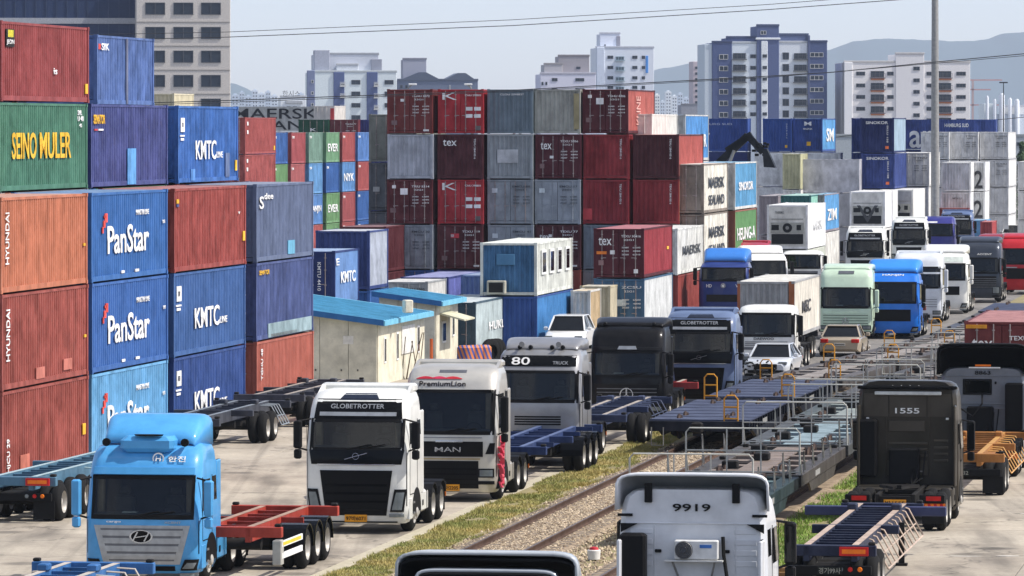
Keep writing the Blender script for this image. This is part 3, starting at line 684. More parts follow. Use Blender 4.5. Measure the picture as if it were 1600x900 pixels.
# box in front of the block
stack("two high column in front of the central block", 283, [("grey blue container with white side", ((214, 216, 214), (56, 96, 128)), 'd', idn("ZCSU", W_) + [('Q', "stencil_panel", .2, .4, .5, .62, (190, 200, 204)), ('Q', "stencil_panel", .46, .64, .5, .62, (190, 200, 204))]), ("maroon tex container with red side", ((160, 48, 56), (84, 26, 36)), 'd', [('F', "tex", .1, .36, .66, .82, W_, .012)] + idn("TEXU 30416") + [('Q', "label_plate", .06, .26, .48, .54, (220, 120, 40)), ('Q', "sticker", .33, .42, .48, .56, W_), ('Q', "sticker", .1, .2, .26, .36, (130, 100, 100)), ('Q', "sticker", .8, .88, .1, .18, W_), ('R', "sticker", .8, .86, .5, .56, YEL)], 2.62)], px=928)  # tex box: lit side and shaded end are put into its two colours
stack("two high column right of the tex box", 300, [("red container", (150, 60, 52), 'd', []), ("white container with MAERSK lettering", (214, 214, 208), 'p', [('S', "MAERSK", .2, .9, .4, .6, (60, 64, 70), .03)])], px=985, h=2.6)
stack("low row in front of the central block", 297, [("navy container with lilac side", ((96, 104, 176), (40, 52, 118)), 'd', idn("HLXU 84"))], px=626, h=2.6, L=12.19)  # side colour carries the sunlight, doors the shade
stack("low row right of the navy box", 301, [("pale blue container", (100, 130, 176), 'p', [])], px=720, h=2.6, L=6)
stack("short white container beside the shed roofs", 290, [(None,)] and [("pale grey container with stencilled codes", ((212, 212, 208), (152, 156, 158)), 'd', idn("SKLU 1505", (60, 64, 70)))], px=586, h=2.6, L=6.06) if False else None
container((wx(630, 288), 288, .03), RZ, ((212, 212, 208), (152, 156, 158)), 'd', idn("SKLU 1505", (60, 64, 70)), "pale grey container with stencilled codes beside the blue shed roofs", H=2.6, L=6.06, group="containers stacked in the yard")
# KMTC corner behind the shed
stack("two high pair behind the shed roof", 245, [("navy container", NAV, 'd', []), ("light blue KMTC container with navy doors", ((110, 150, 204), (30, 50, 110)), 'd', [('S', "KMTC", .25, .85, .42, .62, W_, .04), ('S', "E", .06, .18, .74, .86, W_), ('T', "KMTU 4410", .7, .76, .3, .8, W_)])], rx=524, h=2.6, L=6.06)
stack("two high pair behind the KMTC box", 262, [("blue container", BLU, 'p', []), ("royal blue container with whitish side", ((176, 184, 196), (44, 66, 128)), 'p', [])], rx=578, h=2.9, L=5.2)
# site office boxes
stack("column of two beside the striped drums", 262, [("blue container", ((58, 128, 190), (40, 78, 150)), 'p', [])], rx=839, h=2.62, W=2.8)
stack("lone box behind the shed", 254, [("weathered white container with dark door end", ((182, 196, 196), (60, 84, 98)), 'd', [('S', "HUKLJ", .34, .75, .38, .58, W_, .04)])], rx=743, h=2.6, W=2.7)
ob = thing("site_office", "weathered blue container office with windowed white side on a blue box", "cabin", (wx(839, 262) - 1.4 * math.cos(TH), 262 + 1.4 * math.sin(TH), 2.66), RZ)
BLW = paint((52, 96, 132), .6, .55); WPN = paint((196, 198, 190), .7, .5)
cpart("frame", cmesh('frame', 2.8, 12.19, 2.6), WPN, ob)
cpart("end_panel", cmesh('end', 2.8, 12.19, 2.6), BLW, ob); cpart("side_panel", cmesh('side', 2.8, 12.19, 2.6), WPN, ob)
cpart("side_panel", cmesh('side', 2.8, 12.19, 2.6), WPN, ob, loc=(0, 12.19, 0), rot=(0, 0, math.pi)); cpart("roof_panel", cmesh('roof', 2.8, 12.19, 2.6), WPN, ob)
cpart("rear_panel", cmesh('plainend', 2.8, 12.19, 2.6), WPN, ob)
for y in (1.5, 4.2, 6.8, 9.6):
    f_ = MB().box(1.38, y, 1.0, 1.44, y + 1.4, 2.2).build("window", WHITE, ob)
    MB().box(1.43, y + .15, 1.12, 1.45, y + 1.25, 2.08).build("pane", GL, f_)
for z in (1.5,): MB().bbox(-.6, -.03, z, .3, .02, z + .55, .02).build("window_plate", paint((70, 116, 150), .5, .3), ob)
a = MB().bbox(-1.0, -.5, .1, -.1, -.02, .75, .03).build("air_conditioner", paint((170, 168, 152), .6, .4), ob)
MB().bbox(-.9, -.515, .18, -.2, -.5, .66, .005).build("intake_grille", DIM, a)
# cream boxes beside the office
container((wx(930, 280), 280, .03), RZ, ((200, 190, 160), (200, 186, 150)), 'p', [], "small cream container with yellow side left of the blue doors", H=2.6, L=6.06, W=1.6, group="containers stacked in the yard")
container((wx(907, 272), 272, .03), RZ, ((196, 170, 130), (206, 204, 196)), 'p', [('F', "NGER", .1, .9, .3, .5, (90, 60, 50), .03)], "small off white container with brown NGER lettering", H=2.6, L=4, W=1.0, group="containers stacked in the yard")
# right of the block
SEA = lambda: [('S', "MAERSK", .2, .86, .5, .72, (50, 56, 66), .04), ('S', "SEALAND", .2, .86, .16, .36, (50, 56, 66), .04)]
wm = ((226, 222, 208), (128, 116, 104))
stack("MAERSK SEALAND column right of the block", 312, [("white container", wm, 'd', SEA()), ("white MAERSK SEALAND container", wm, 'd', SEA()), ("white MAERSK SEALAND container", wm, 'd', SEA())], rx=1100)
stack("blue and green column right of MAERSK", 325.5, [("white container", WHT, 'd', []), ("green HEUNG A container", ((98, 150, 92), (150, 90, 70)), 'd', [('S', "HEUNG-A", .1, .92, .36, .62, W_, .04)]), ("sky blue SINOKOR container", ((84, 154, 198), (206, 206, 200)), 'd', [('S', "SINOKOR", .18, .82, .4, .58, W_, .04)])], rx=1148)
stack("rear column behind the MAERSK boxes", 316, [("white container", WHT, 'd', [])] * 3 + [("white MAERSK container", WHT, 'd', [('S', "MAERSK", .25, .95, .0, .26, (60, 64, 70), .03)])], rx=1018)
stack("rear column beside the white MAERSK box", 329.5, [("white container", WHT, 'd', [])] * 3 + [("blue PANKOR container", ((74, 142, 204), (190, 190, 186)), 'd', [('S', "PANKOR", .1, .9, .3, .58, W_, .04)])], rx=1071)
# far right field
FR = 467.0
bdec = [('F', "TEXU", .5, .9, .8, .86, (160, 170, 200))]
stack("first blue column behind the reach stacker", FR, [("blue container", NAV, 'p', [])] * 3 + [("blue container with faint markings", (38, 78, 158), 'p', [('T', "SKHU", .8, .84, .4, .85, (180, 190, 210)), ('Q', "sticker", .76, .84, .12, .2, YEL)])], px=1192, W=2.55, fine=False)
stack("second blue column behind the reach stacker", FR, [("blue container", NAV, 'p', [])] * 3 + [("blue container with white emblem and sky blue side", ((88, 160, 214), (38, 74, 150)), 'p', [('F', "M", .38, .62, .78, .9, W_, .03), ('F', "MAERSK", .34, .66, .66, .71, W_), ('Q', "sticker", .46, .6, .18, .3, YEL), ('S', "SM", .3, .85, .3, .7, W_, .05)])], px=1239, W=2.55, fine=False)
stack("crossways row behind the MAERSK column", 472, [("blue crossways container", NAV, 's', [])] * 3 + [("royal blue crossways container with white letter", (40, 76, 156), 'p', [('S', "ar", .42, .66, .15, .6, W_, .03), ('S', "HAMBURG SUD", .52, .86, .8, .86, (180, 190, 210))])], px=1000, L=9.7, side=True, fine=False)
stack("white crossways row behind the reach stacker", 456, [("white crossways container", (224, 226, 224), 's', [])] * 3, px=1182, L=7.3, side=True, fine=False, W=2.2)
stack("olive column in the white row", 436, [("pale grey container", LGR, 's', [])] * 1 + [("white container", WHT, 's', []), ("olive beige container", (186, 184, 142), 's', [])], px=1223, W=1.45, L=6, fine=False)
stack("grey crossways row in the right field", 438, [("grey crossways container", (180, 180, 186), 's', [])] * 1 + [("grey crossways container", (180, 180, 186), 's', []), ("plain grey crossways container", (186, 186, 192), 's', [])], px=1251, L=4.95, side=True, fine=False, h=2.75, W=2.3)
SNK = lambda: [('F', "SINOKOR", .16, .82, .82, .9, W_, .03), ('T', "SKLU 158", .78, .83, .3, .78, W_), ('Q', "sticker", .74, .84, .12, .2, (220, 110, 60))]
stack("SINOKOR column in the right field", 440, [("navy container", NAV, 'p', []), ("navy container", NAV, 'p', []), ("navy SINOKOR container", (34, 58, 128), 'p', SNK()), ("navy SINOKOR container with pale side", ((160, 186, 202), (28, 42, 96)), 'p', SNK())], px=1345, W=2.75, fine=False)
stack("column left of SINOKOR", 452, [("navy container", NAV, 'p', [])] * 2 + [("dark blue container", (34, 58, 128), 'p', []), ("dark blue container with white letter", (34, 58, 128), 'p', [('F', "H", .35, .55, .62, .8, W_, .03)])], px=1331, W=2.6, fine=False)
wf = ((232, 232, 226), (206, 204, 196))
stack("white column right of SINOKOR", 456, [("white container", wf, 'd', [])] * 2 + [("white double door container", wf, 'd', idn("TTNU", (80, 80, 80)))], px=1398, W=2.9, fine=False)
AR = [('S', "ar", .24, .45, .05, .62, W_, .03), ('S', "HAMBURG SUD", .55, .76, .74, .86, W_, .02)]
stack("crossways row behind the light pole", 520, [("navy crossways container", NAV, 'p', [])] * 3 + [("long navy crossways container with ar lettering", (36, 62, 134), 'p', AR)], px=1382, L=11.0, side=True, fine=False)
lf = ((234, 234, 230), (204, 204, 202))
for k, (px, W2, nm, de) in enumerate(((1439, 2.8, "first pale", idn("CRLU", (80, 80, 80))), (1484, 2.8, "second pale", idn("TTNU", (90, 90, 90))), (1531, 2.85, "third pale", idn("SUDU", (90, 90, 90))))):
    stack(nm + " column at the far right", 506 + k, [("pale grey container", lf, 'd', [])] * 2 + [("pale grey container", lf, 'd', de), ("pale grey container with door bars", lf, 'd', de)], px=px, W=W2 - .15, h=2.6, fine=False)
stack("grey column under the light pole", 470, [("light grey flat container", lf, 's', [('F', "CRXU 49", .3, .7, .6, .66, (90, 90, 90))]), ("light grey flat container", lf, 's', [('F', "MSKU", .4, .7, .76, .82, (90, 90, 90))]), ("light grey flat container", ((226, 226, 222), (190, 190, 194)), 's', [])], px=1470, W=2.6, h=2.6, fine=False)
for r_ in ((1518, "with big number two"),):
    stack("narrow column beside the grey one", 474, [("pale container", lf, 's', []), ("pale container with a black two", lf, 's', [('F', "2", .2, .8, .1, .7, (50, 50, 54), .03)]), ("pale container with a black two", lf, 's', [('F', "2", .2, .8, .1, .7, (50, 50, 54), .03)])], px=1518, W=1.2, h=2.6, L=6, fine=False)
stack("last column at the far right edge", 480, [("pale grey container", lf, 'd', [])] * 3, px=1590, W=2.6, h=2.6, fine=False)
stack("low teal column behind the reefers", 400, [("grey container", GRY, 'p', []), ("teal ribbed container with mint side", ((150, 210, 190), (44, 112, 110)), 'p', [])], px=1216, h=2.9, W=2.45, fine=False)
stack("low blue column behind the reefers", 405, [("white container", WHT, 'p', []), ("sky blue container with small mark", ((90, 160, 214), (140, 130, 136)), 'p', [('S', "ZIM", .2, .8, .3, .6, W_, .04)])], rx=1288, h=2.9, W=1.2, fine=False)
stack("grey column left of the teal one", 398, [("grey ribbed container", (140, 132, 136), 'p', []), ("grey purple ribbed container", (140, 132, 136), 'p', [])], px=1186, h=2.9, W=1.4, fine=False)
# reefers
RF = [('F', "THERMO", .2, .42, .8, .86, (120, 124, 126))]
stack("stack of two behind the white day cab", 350, [("pale green container", ((196, 200, 184), (200, 198, 190)), 's', []), ("white refrigerated container with round fan", ((240, 240, 236), (222, 220, 210)), 'r', RF + [('S', "MAERSK", .3, .8, .4, .62, (206, 208, 208), .03)])], px=1198)
stack("stack of two behind the white truck", 424, [("white container", (226, 226, 220), 's', []), ("white refrigerated container with V frame", ((240, 240, 234), (226, 224, 216)), 'r', [('F', "V", .2, .8, .16, .62, (70, 72, 74), .0)])], px=1327, W=2.8)
stack("stack of two between the white trucks", 437, [("white container", WHT, 's', []), ("white container with grey end", ((236, 234, 226), (168, 168, 172)), 'r', [])], px=1375, W=2.7)
# ------------------------------------------------------------------ road vehicles
def wheel_mesh(w, r=.52):
    key = ('tyre', w)
    if key not in CACHE:
        m = MB(); b = .05
        def ty(x0, x1): m.lathe([(x0, .3), (x0, r - .1), (x0 + b, r - .02), (x0 + .09, r), (x1 - .09, r), (x1 - b, r - .02), (x1, r - .1), (x1, .3)], n=26, cap=False)
        if w > .45:
            ty(-w / 2, -.02); ty(.02, w / 2)
        else: ty(-w / 2, w / 2)
        me = m.mesh('tyre', [RUB]); CACHE[key] = me
        m = MB(); h = w / 2
        for s in (1, -1):
            if w > .45: pr = [(s * (h - .03), .3), (s * (h + .004), .31), (s * (h - .02), .285), (s * (h - .16), .25), (s * (h - .18), .14), (s * (h - .1), .12), (s * (h - .06), .09), (s * (h - .05), .0)]
            else: pr = [(s * (h - .03), .3), (s * (h + .006), .31), (s * (h - .02), .285), (s * (h - .03), .25), (s * (h + .03), .14), (s * (h + .09), .12), (s * (h + .11), .07), (s * (h + .11), .0)]
            m.lathe(pr, n=20, cap=False)
            for k in range(10):
                t = k * math.pi / 5; rr = .2; xx = s * ((h - .17) if w > .45 else (h + .02))
                m.lathe([(xx - .0, .022), (xx + s * .03, .018)], (0, math.cos(t) * rr, math.sin(t) * rr), n=6)
        CACHE[('rim', w)] = m.mesh('rim', [RIM])
    return CACHE[key], CACHE[('rim', w)]
def wheel(parent, x, y, w=.32, z=.52, s=1.0, rim=True):
    a, b = wheel_mesh(w)
    o = obj("wheel", a, parent=parent, loc=(x, y, z), scale=(1, s, s))
    if rim: obj("rim", b, parent=o)
    return o
class Surf:
    def __init__(s, lv, yb, r=.32, bow=.07): s.lv = lv; s.yb = yb; s.r = r; s.bow = bow
    def at(s, z):
        L = s.lv
        if z <= L[0][0]: return L[0][1:]
        for a, b in zip(L, L[1:]):
            if z <= b[0]:
                t = (z - a[0]) / (b[0] - a[0]); return (a[1] + (b[1] - a[1]) * t, a[2] + (b[2] - a[2]) * t)
        return L[-1][1:]
    def fy(s, x, z):
        yf, hw = s.at(z); ax = min(abs(x), hw); y = yf + s.bow * (ax / hw) ** 2
        if ax > hw - s.r: y += s.r - math.sqrt(max(0, s.r ** 2 - (ax - hw + s.r) ** 2))
        return y
    def body(s, hole=None, xin=1.15):
        m = MB(); rings = []
        for z, yf, hw in s.lv:
            xs = [hw * k / 4 * ((hw - s.r) / hw) for k in range(5)] + [hw - s.r + s.r * math.sin(t * math.pi / 2) for t in (.25, .5, .72, .9, 1.0)]
            xs = [-x for x in reversed(xs[1:])] + xs
            ring = [(x, s.fy(x, z), z) for x in xs] + [(hw, s.yb - .12, z), (hw - .1, s.yb, z), (-hw + .1, s.yb, z), (-hw, s.yb - .12, z)]
            rings.append(ring)
        n = len(rings[0]); vs = [v for r in rings for v in r]; fs = []
        for i in range(len(rings) - 1):
            for k in range(n):
                j = (k + 1) % n
                if hole and abs(s.lv[i][0] - hole[0]) < 1e-4 and k < n - 4 and abs(rings[i][k][0]) < xin and abs(rings[i][j][0]) < xin: continue
                fs.append((i * n + k, i * n + j, i * n + n + j, i * n + n + k))
        fs.append(tuple(range((len(rings) - 1) * n, len(rings) * n))); fs.append(tuple(reversed(range(n))))
        return m.add(vs, fs, True)
    def patch(s, x0, x1, z0, z1, off=.015, x0t=None, x1t=None, th=.05, nx=10, nz=4, zc=0):
        if x0t is None: x0t = x0
        if x1t is None: x1t = x1
        m = MB(); vs = []; 
        for sgn in (off, off - th):
            for j in range(nz + 1):
                t = j / nz
                for i in range(nx + 1):
                    u = i / nx; x = (x0 + (x0t - x0) * t) * (1 - u) + (x1 + (x1t - x1) * t) * u
                    z = z0 + (z1 - z0) * t + zc * math.sin(math.pi * u) * (t)
                    vs.append((x, s.fy(x, z) - sgn, z))
        a = (nx + 1) * (nz + 1); fs = []
        q = lambda i, j: j * (nx + 1) + i
        for j in range(nz):
            for i in range(nx): fs += [(q(i, j), q(i + 1, j), q(i + 1, j + 1), q(i, j + 1))]
        for i in range(nx): fs += [(q(i, 0), q(i, 0) + a, q(i + 1, 0) + a, q(i + 1, 0)), (q(i, nz), q(i + 1, nz), q(i + 1, nz) + a, q(i, nz) + a)]
        for j in range(nz): fs += [(q(0, j), q(0, j + 1), q(0, j + 1) + a, q(0, j) + a), (q(nx, j), q(nx, j) + a, q(nx, j + 1) + a, q(nx, j + 1))]
        m.add(vs, fs, True); return m
    def spatch(s, sd, y0, y1, z0, z1, off=.012, y0t=None, y1t=None, th=.04):
        if y0t is None: y0t = y0
        if y1t is None: y1t = y1
        vs = []
        for o_ in (off, off - th):
            for z, a, b in ((z0, y0, y1), (z1, y0t, y1t)):
                hw = s.at(z)[1]
                vs += [(sd * (hw + o_), a, z), (sd * (hw + o_), b, z)]
        return MB().add(vs, [(0, 1, 3, 2), (4, 6, 7, 5), (0, 4, 5, 1), (2, 3, 7, 6), (0, 2, 6, 4), (1, 5, 7, 3)])
def ftext(S_, r, s, mat, x0, x1, z0, z1, off=.035, bold=.02, name="lettering"):
    xm = max(abs(x0), abs(x1)); y0, y1 = S_.fy(0, z0), S_.fy(0, z1)
    dy = S_.fy(x0, z0) - y0, S_.fy(x1, z0) - y0
    return letter(r, s, mat, (x0, y0 + dy[0] - off, z0), (x1 - x0, dy[1] - dy[0], 0), (0, y1 - y0, z1 - z0), bold, name=name)
def emblem(S_, r, kind, x, z, R, off=.04):
    y = S_.fy(x, z) - off
    m = MB()
    ring = [(-.02, R * .86), (-.02, R), (.02, R), (.02, R * .86), (-.02, R * .86)]
    m.lathe(ring, (x, y, z), 'y', 24, cap=False)
    if kind == 'star':
        for t in (90, 210, 330): m.bar((x, y, z), (x + R * .9 * math.cos(rad(t)), y, z + R * .9 * math.sin(rad(t))), .03 + R * .1, .02)
    elif kind == 'disc': m.lathe([(-.01, 0), (-.01, R * .6), (.02, R * .6)], (x, y, z), 'y', 16)
    if kind == 'slash':
        m.bar((x - R * 3.4, y + .01, z - R * .95), (x + R * 3.4, y + .01, z + R * .95), .035, .02)
    o = m.build("emblem", CHROME, r)
    if kind == 'oval':
        o.scale = (1.75, 1, 1); o.location = (-x * .75, 0, 0)
        m = MB()
        for sx in (-1, 1): m.bar((x + sx * R * .5 - R * .22, y - .005, z - R * .7), (x + sx * R * .5 + R * .22, y - .005, z + R * .7), .07, .02, )
        m.bar((x - R * .5, y - .005, z - R * .14), (x + R * .5, y - .005, z + R * .14), .06, .02)
        m.build("emblem_letter", CHROME, o)
    return o
def deflector(r, mat, hw, y0, y1, z0, z1, inner=None, lip=.0, wing=True):
    """hollow roof air deflector, open towards the rear"""
    n = 7; st = []
    for j in range(n):
        t = j / (n - 1); y = y0 + (y1 - y0) * t; h = (z1 - z0) * (.25 + .75 * min(1, t * 1.45) ** .9 if j else .12); ww = hw * (.86 + .14 * t)
        ring = []
        for k in range(13):
            a = math.pi * k / 12; cx = math.copysign(abs(math.cos(a)) ** .22, math.cos(a)); sz = abs(math.sin(a)) ** .22
            if k in (0, 12): sz = 0
            ring.append((-ww * cx, y, z0 + max(.01, h) * sz))
        st.append(ring)
    m = MB(); fs = []
    for j in range(n - 1):
        for k in range(12): fs.append((j * 13 + k, j * 13 + k + 1, j * 13 + 14 + k, j * 13 + 13 + k))
    m.add([v for q in st for v in q], fs, True)
    o = m.build("roof_deflector", mat, r)
    md = o.modifiers.new("thick", 'SOLIDIFY'); md.thickness = .05; md.offset = 1
    if inner:
        me = o.data; me.materials.append(inner); md.material_offset = 0
    return o
def tractor_chassis(r, col, skirt=None, rear_plate=None, length=6.5, fender=None, tank_z=1.0, bare=False):
    DK = DIM
    for s in (-1, 1): MB().bbox(s * .48 - .06, 1.6, .72, s * .48 + .06, length - .1, 1.0, .015).build("frame_rail", DK, r)
    for y in (2.6, 3.6, 4.6, 5.6, length - .2): MB().box(-.42, y, .76, .42, y + .12, .94).build("cross_member", DK, r)
    for y in (4.45, 5.8): MB().tube([(-1.05, y, .52), (1.05, y, .52)], .1, 8).build("axle", DK, r)
    MB().tube([(-1.2, 1.4, .5), (1.2, 1.4, .5)], .08, 8).build("axle", DK, r)
    fw = MB().prism([(-.5, 4.6), (.5, 4.6), (.55, 5.0), (.3, 5.3), (.12, 5.75), (.06, 5.1), (-.06, 5.1), (-.12, 5.75), (-.3, 5.3), (-.55, 5.0)], 1.08, 1.15, 'z').build("fifth_wheel", flat((52, 50, 48), .4, .5), r)
    for s in (-1, 1):
        wheel(r, s * 1.17, 1.4, .34)
        for y in (4.45, 5.8): wheel(r, s * 1.02, y, .64)
        tk = MB().bbox(s * .95 - .38, 2.15, .42, s * .95 + .38, 3.7, tank_z, .06).build("side_skirt" if skirt else "fuel_tank", skirt or STEEL, r)
        for y in (2.35, 3.4): MB().box(s * .95 - .39, y, .41, s * .95 + .39, y + .06, tank_z + .01).build("tank_strap", BLK, tk)
        MB().box(s * 1.34 - .006, 2.7, .6, s * 1.34 + .006, 2.85, .75).build("skirt_recess", BLK, tk)
        fm = fender or BLK
        for y in (() if bare else (4.45, 5.8)):
            pts = [(y + math.cos(t) * .6, .52 + math.sin(t) * .6) for t in [math.pi * k / 8 for k in range(1, 8)]]
            poly = pts + [(y + (a - y) * .95, .52 + (b - .52) * .95) for a, b in reversed(pts)]
            MB().prism(poly, s * 1.02 - .36, s * 1.02 + .36).build("fender", fm, r)
        MB().box(s * 1.02 - .3, length - .05, .22, s * 1.02 + .3, length - .03, .9).build("mud_flap", RUB, r)
        lb = MB().bbox(s * 1.0 - .34, length - .02, .78, s * 1.0 + .34, length + .1, 1.0, .02).build("light_bar", BLK, r)
        MB().box(s * 1.0 - .24, length + .1, .84, s * 1.0 + .16, length + .115, .96).build("tail_lamp", REDL, lb)
        st = MB().box(s * 1.02 - .33, length - .02, .6, s * 1.02 + .33, length + .02, .76).build("warning_board", ORL, r)
        for k in range(4):
            x = s * 1.02 - .3 + k * .165
            MB().prism([(x, .605), (x + .08, .605), (x + .12, .755), (x + .04, .755)], length + .02, length + .026, 'y').build("red_stripe", REDL, st)
    if rear_plate:
        pl = MB().box(-.3, length + .02, .68, .3, length + .04, .86).build("number_plate", PLATE, r)
        letter(pl, rear_plate, flat((30, 24, 20)), (.26, length + .042, .71), (-.52, 0, 0), (0, 0, .12), .02)
SKINS = {}
def cab_surface(k, hw=1.4):
    zt = k['ztop']; g0, g1 = k['glass']; yb = k.get('yb', 2.3); sl = k.get('slope', .2)
    lv = [(.28, .14, hw - .12), (.42, .03, hw - .05), (.7, 0, hw), (g0 - .25, .0, hw), (g0, .03, hw), (g1, .03 + sl, hw - .03)]
    if k.get('flatroof'):
        lv += [(zt - .25, sl + .1, hw - .06), (zt - .1, sl + .2, hw - .14), (zt - .03, sl + .4, hw - .3), (zt, sl + .7, hw - .6)]
    else:
        lv += [(zt - .5 if zt - .5 > g1 + .05 else g1 + .08, sl + .16, hw - .05), (zt - .28, sl + .3, hw - .08), (zt - .13, sl + .55, hw - .14), (zt - .04, sl + .85, hw - .26), (zt, sl + 1.2, hw - .5)]
    return Surf(lv, yb, r=k.get('r', .3))
def front_lights(S_, r, hw, kind, z0=.55, z1=1.0, body=None):
    for s in (-1, 1):
        a, b = (hw - .42, hw - .1)
        if kind == 'tall':      # upright lamps leaning outwards
            x = sorted((s * (hw - .48), s * (hw - .12))); xt = sorted((s * (hw - .36), s * (hw - .05)))
            h = S_.patch(x[0], x[1], z0, z1, .03, xt[0], xt[1], nx=5).build("headlight", BLK, r)
            S_.patch(x[0] + .05, x[1] - .05, z0 + .05, z1 - .08, .04, xt[0] + .05, xt[1] - .05, nx=5).build("lamp_lens", LAMP, h)
            S_.patch(*sorted((s * (hw - .5), s * (hw - .12))), z0 - .14, z0 - .06, .04, nx=5).build("fog_lamp", LAMP, r)
        else:
            x = sorted((s * (hw - .55), s * (hw - .1)))
            h = S_.patch(x[0], x[1], z0, z1, .02, nx=6).build("headlight", BLK, r)
            S_.patch(x[0] + .04, x[1] - .04, z0 + .04, z1 - .04, .035, nx=6).build("lamp_lens", LAMP, h)
            S_.patch(x[0], x[1], z0 - .2, z0 - .1, .03, nx=6).build("fog_lamp", BLK, r)
def truck(kind, px, p, label, col, dyaw=0, rear=False, W=1.4, group="tractor trucks lined up in the yard", plate=None, simple=False, tail=True, **o):
    k = dict(KINDS[kind]); k.update(o); hw = W
    Y = F / p; X = wx(px, Y)
    rz = RZ + dyaw + (math.pi if rear else 0)
    if rear:
        yb = k.get('yb', 2.3); X += UX * yb; Y += UY * yb
    r = thing("tractor_truck", label, "truck", (X, Y, .02), rz, group)
    C = paint(col, .34, .24, coat=.35, streak=False) if not k.get('metal') else paint(col, .33, .2, coat=.3, metal=.45, streak=False)
    S_ = cab_surface(k, hw)
    g0, g1 = k['glass']; zt = k['ztop']; yb = S_.yb
    xin = hw - .1
    cab = S_.body((g0, g1), xin).build("cab", C, r)
    P = lambda nm, mat, x0, x1, z0, z1, off=.015, xt=None, **kw: S_.patch(x0, x1, z0, z1, off, *(xt or (None, None)), **kw).build(nm, mat, r)
    gw = k.get('gw', hw - .1)
    fb = k.get('gframe') or BLK; ox = min(gw - .07, xin - .12)
    P("windshield_frame", fb, -gw, gw, g0 - .07, g0 + .04, .014, nx=14); P("windshield_frame", fb, -gw, gw, g1 - .05, g1 + .05, .014, nx=14)
    for s in (-1, 1): P("windshield_frame", fb, *sorted((s * ox, s * gw)), g0 + .04, g1 - .05, .014, nx=4)
    S_.patch(-ox - .01, ox + .01, g0 + .02, g1 - .03, .006, nx=12, th=.008).build("windshield", GLT, r)
    cv = MB(); yb_ = S_.fy(0, g1) + 1.15; xx = hw - .16
    cv.add([(-xx, .3, g0 - .05), (xx, .3, g0 - .05), (xx, yb_, g0 - .05), (-xx, yb_, g0 - .05), (-xx, .3, g1 + .04), (xx, .3, g1 + .04), (xx, yb_, g1 + .04), (-xx, yb_, g1 + .04)], [(0, 1, 2, 3), (4, 7, 6, 5), (3, 2, 6, 7), (0, 3, 7, 4), (1, 5, 6, 2)])
    cv.build("cabin_lining", CABIN, r)
    MB().bbox(-ox, S_.fy(0, g0) + .12, g0 - .04, ox, .62, g0 + .08, .03).build("dashboard", DASHM, r)
    for s in (-1, 1):
        st = MB().bbox(s * .62 - .26, .95, g0 - .04, s * .62 + .26, 1.12, g0 + .48 * (g1 - g0), .05).build("seat", SEATM, r)
        MB().bbox(s * .62 - .13, .97, g0 + .5 * (g1 - g0), s * .62 + .13, 1.09, g0 + .5 * (g1 - g0) + .2, .04).build("headrest", SEATM, st)
        MB().bbox(s * (xx - .16) - .09, .42, g0, s * (xx - .16) + .09, .6, g1 + .02, .03).build("curtain", CURT, r)
    sw = MB(); q_ = [(.62 + .22 * math.cos(t), .66 - .05 * math.sin(t), g0 + .1 + .16 * math.sin(t)) for t in [math.pi * i / 8 for i in range(17)]]
    sw.tube(q_, .018, 5); sw.build("steering_wheel", BLK, r)
    if (int(px) % 2): MB().box(-.5, S_.fy(0, g0) + .1, g0 + .085, -.15, S_.fy(0, g0) + .34, g0 + .1).build("papers", WHITE, r)
    for s in (-1, 1):
        MB().tube([(s * .15 - .1, S_.fy(0, g0) - .05, g0 + .0), (s * .15 + .75 * (1 if s > 0 else .9) - .1, S_.fy(.6, g0 + .1) - .07, g0 + .13)], .016, 4).build("wiper", BLK, r)
        win = S_.spatch(s, .42, 1.35, g0 + .12, g1 - .08, .012, .5, 1.35).build("side_window", GL, r)
        hwz = S_.at(1.5)[1]
        for a in (.36, 1.5): MB().box(s * (hwz + .001) - .006, a, 1.05, s * (hwz + .001) + .006, a + .025, g1).build("door_seam", BLK, r)
        MB().box(s * (hwz + .001) - .006, .4, 1.03, s * (hwz + .001) + .006, 1.5, 1.055).build("door_seam", BLK, r)
        MB().box(s * hwz - .02, 1.18, g0 - .22, s * hwz + .035, 1.42, g0 - .17).build("door_handle", BLK, r)
        S_.patch(*sorted((s * (hw - .06), s * (hw - .045))), .75, g0 - .1, .006, nx=1, nz=6, th=.03).build("panel_gap", LB, r)
        S_.spatch(s, 1.62, 2.1, g0 + .3, g1 - .05, .01).build("rear_side_window", GL, r) if k.get('sidewin', 1) and yb > 2.2 else None
        for zz in (.5, .78): MB().box(s * (hw + .02) - .012, .8, zz, s * (hw + .02) + .012, 1.0, zz + .05).build("step_tread", STEEL, r)
        # wheel arch and step
        arch = [(1.4 + math.cos(t) * .66, .52 + math.sin(t) * .66) for t in [math.pi * q / 10 for q in range(0, 11)]]
        MB().prism(arch, s * (hw - .06), s * (hw + .014)).build("wheel_arch", BLK, r)
        stp = MB().bbox(s * (hw - .12) - .12, .3, .38, s * (hw - .12) + .135, .72, .95, .02).build("step", C if k.get('stepc') else BLK, r)
        # mirrors
        mc = k.get('mirror'); mm = (C if mc == 'c' else BLK)
        y = .12; mx = s * (hw + .2)
        mr = MB().bbox(mx - .11, y - .1, g0 + .0, mx + .11, y + .1, g0 + .72 * (g1 - g0) + .2, .04).build("mirror", mm, r)
        mg = MB().box(mx - .09, y + .1, g0 + .06, mx + .09, y + .108, g0 + .72 * (g1 - g0) + .12).build("mirror_glass", GL, mr)
        MB().tube([(mx, y, g0 + .72 * (g1 - g0) + .18), (s * (hw - .12), .32, g0 + .72 * (g1 - g0) + .24)], .025, 5).build("mirror_arm", BLK, mr)
        MB().tube([(mx, y, g0 + .02), (s * (hw - .08), .34, g0 - .08)], .025, 5).build("mirror_arm", BLK, mr)
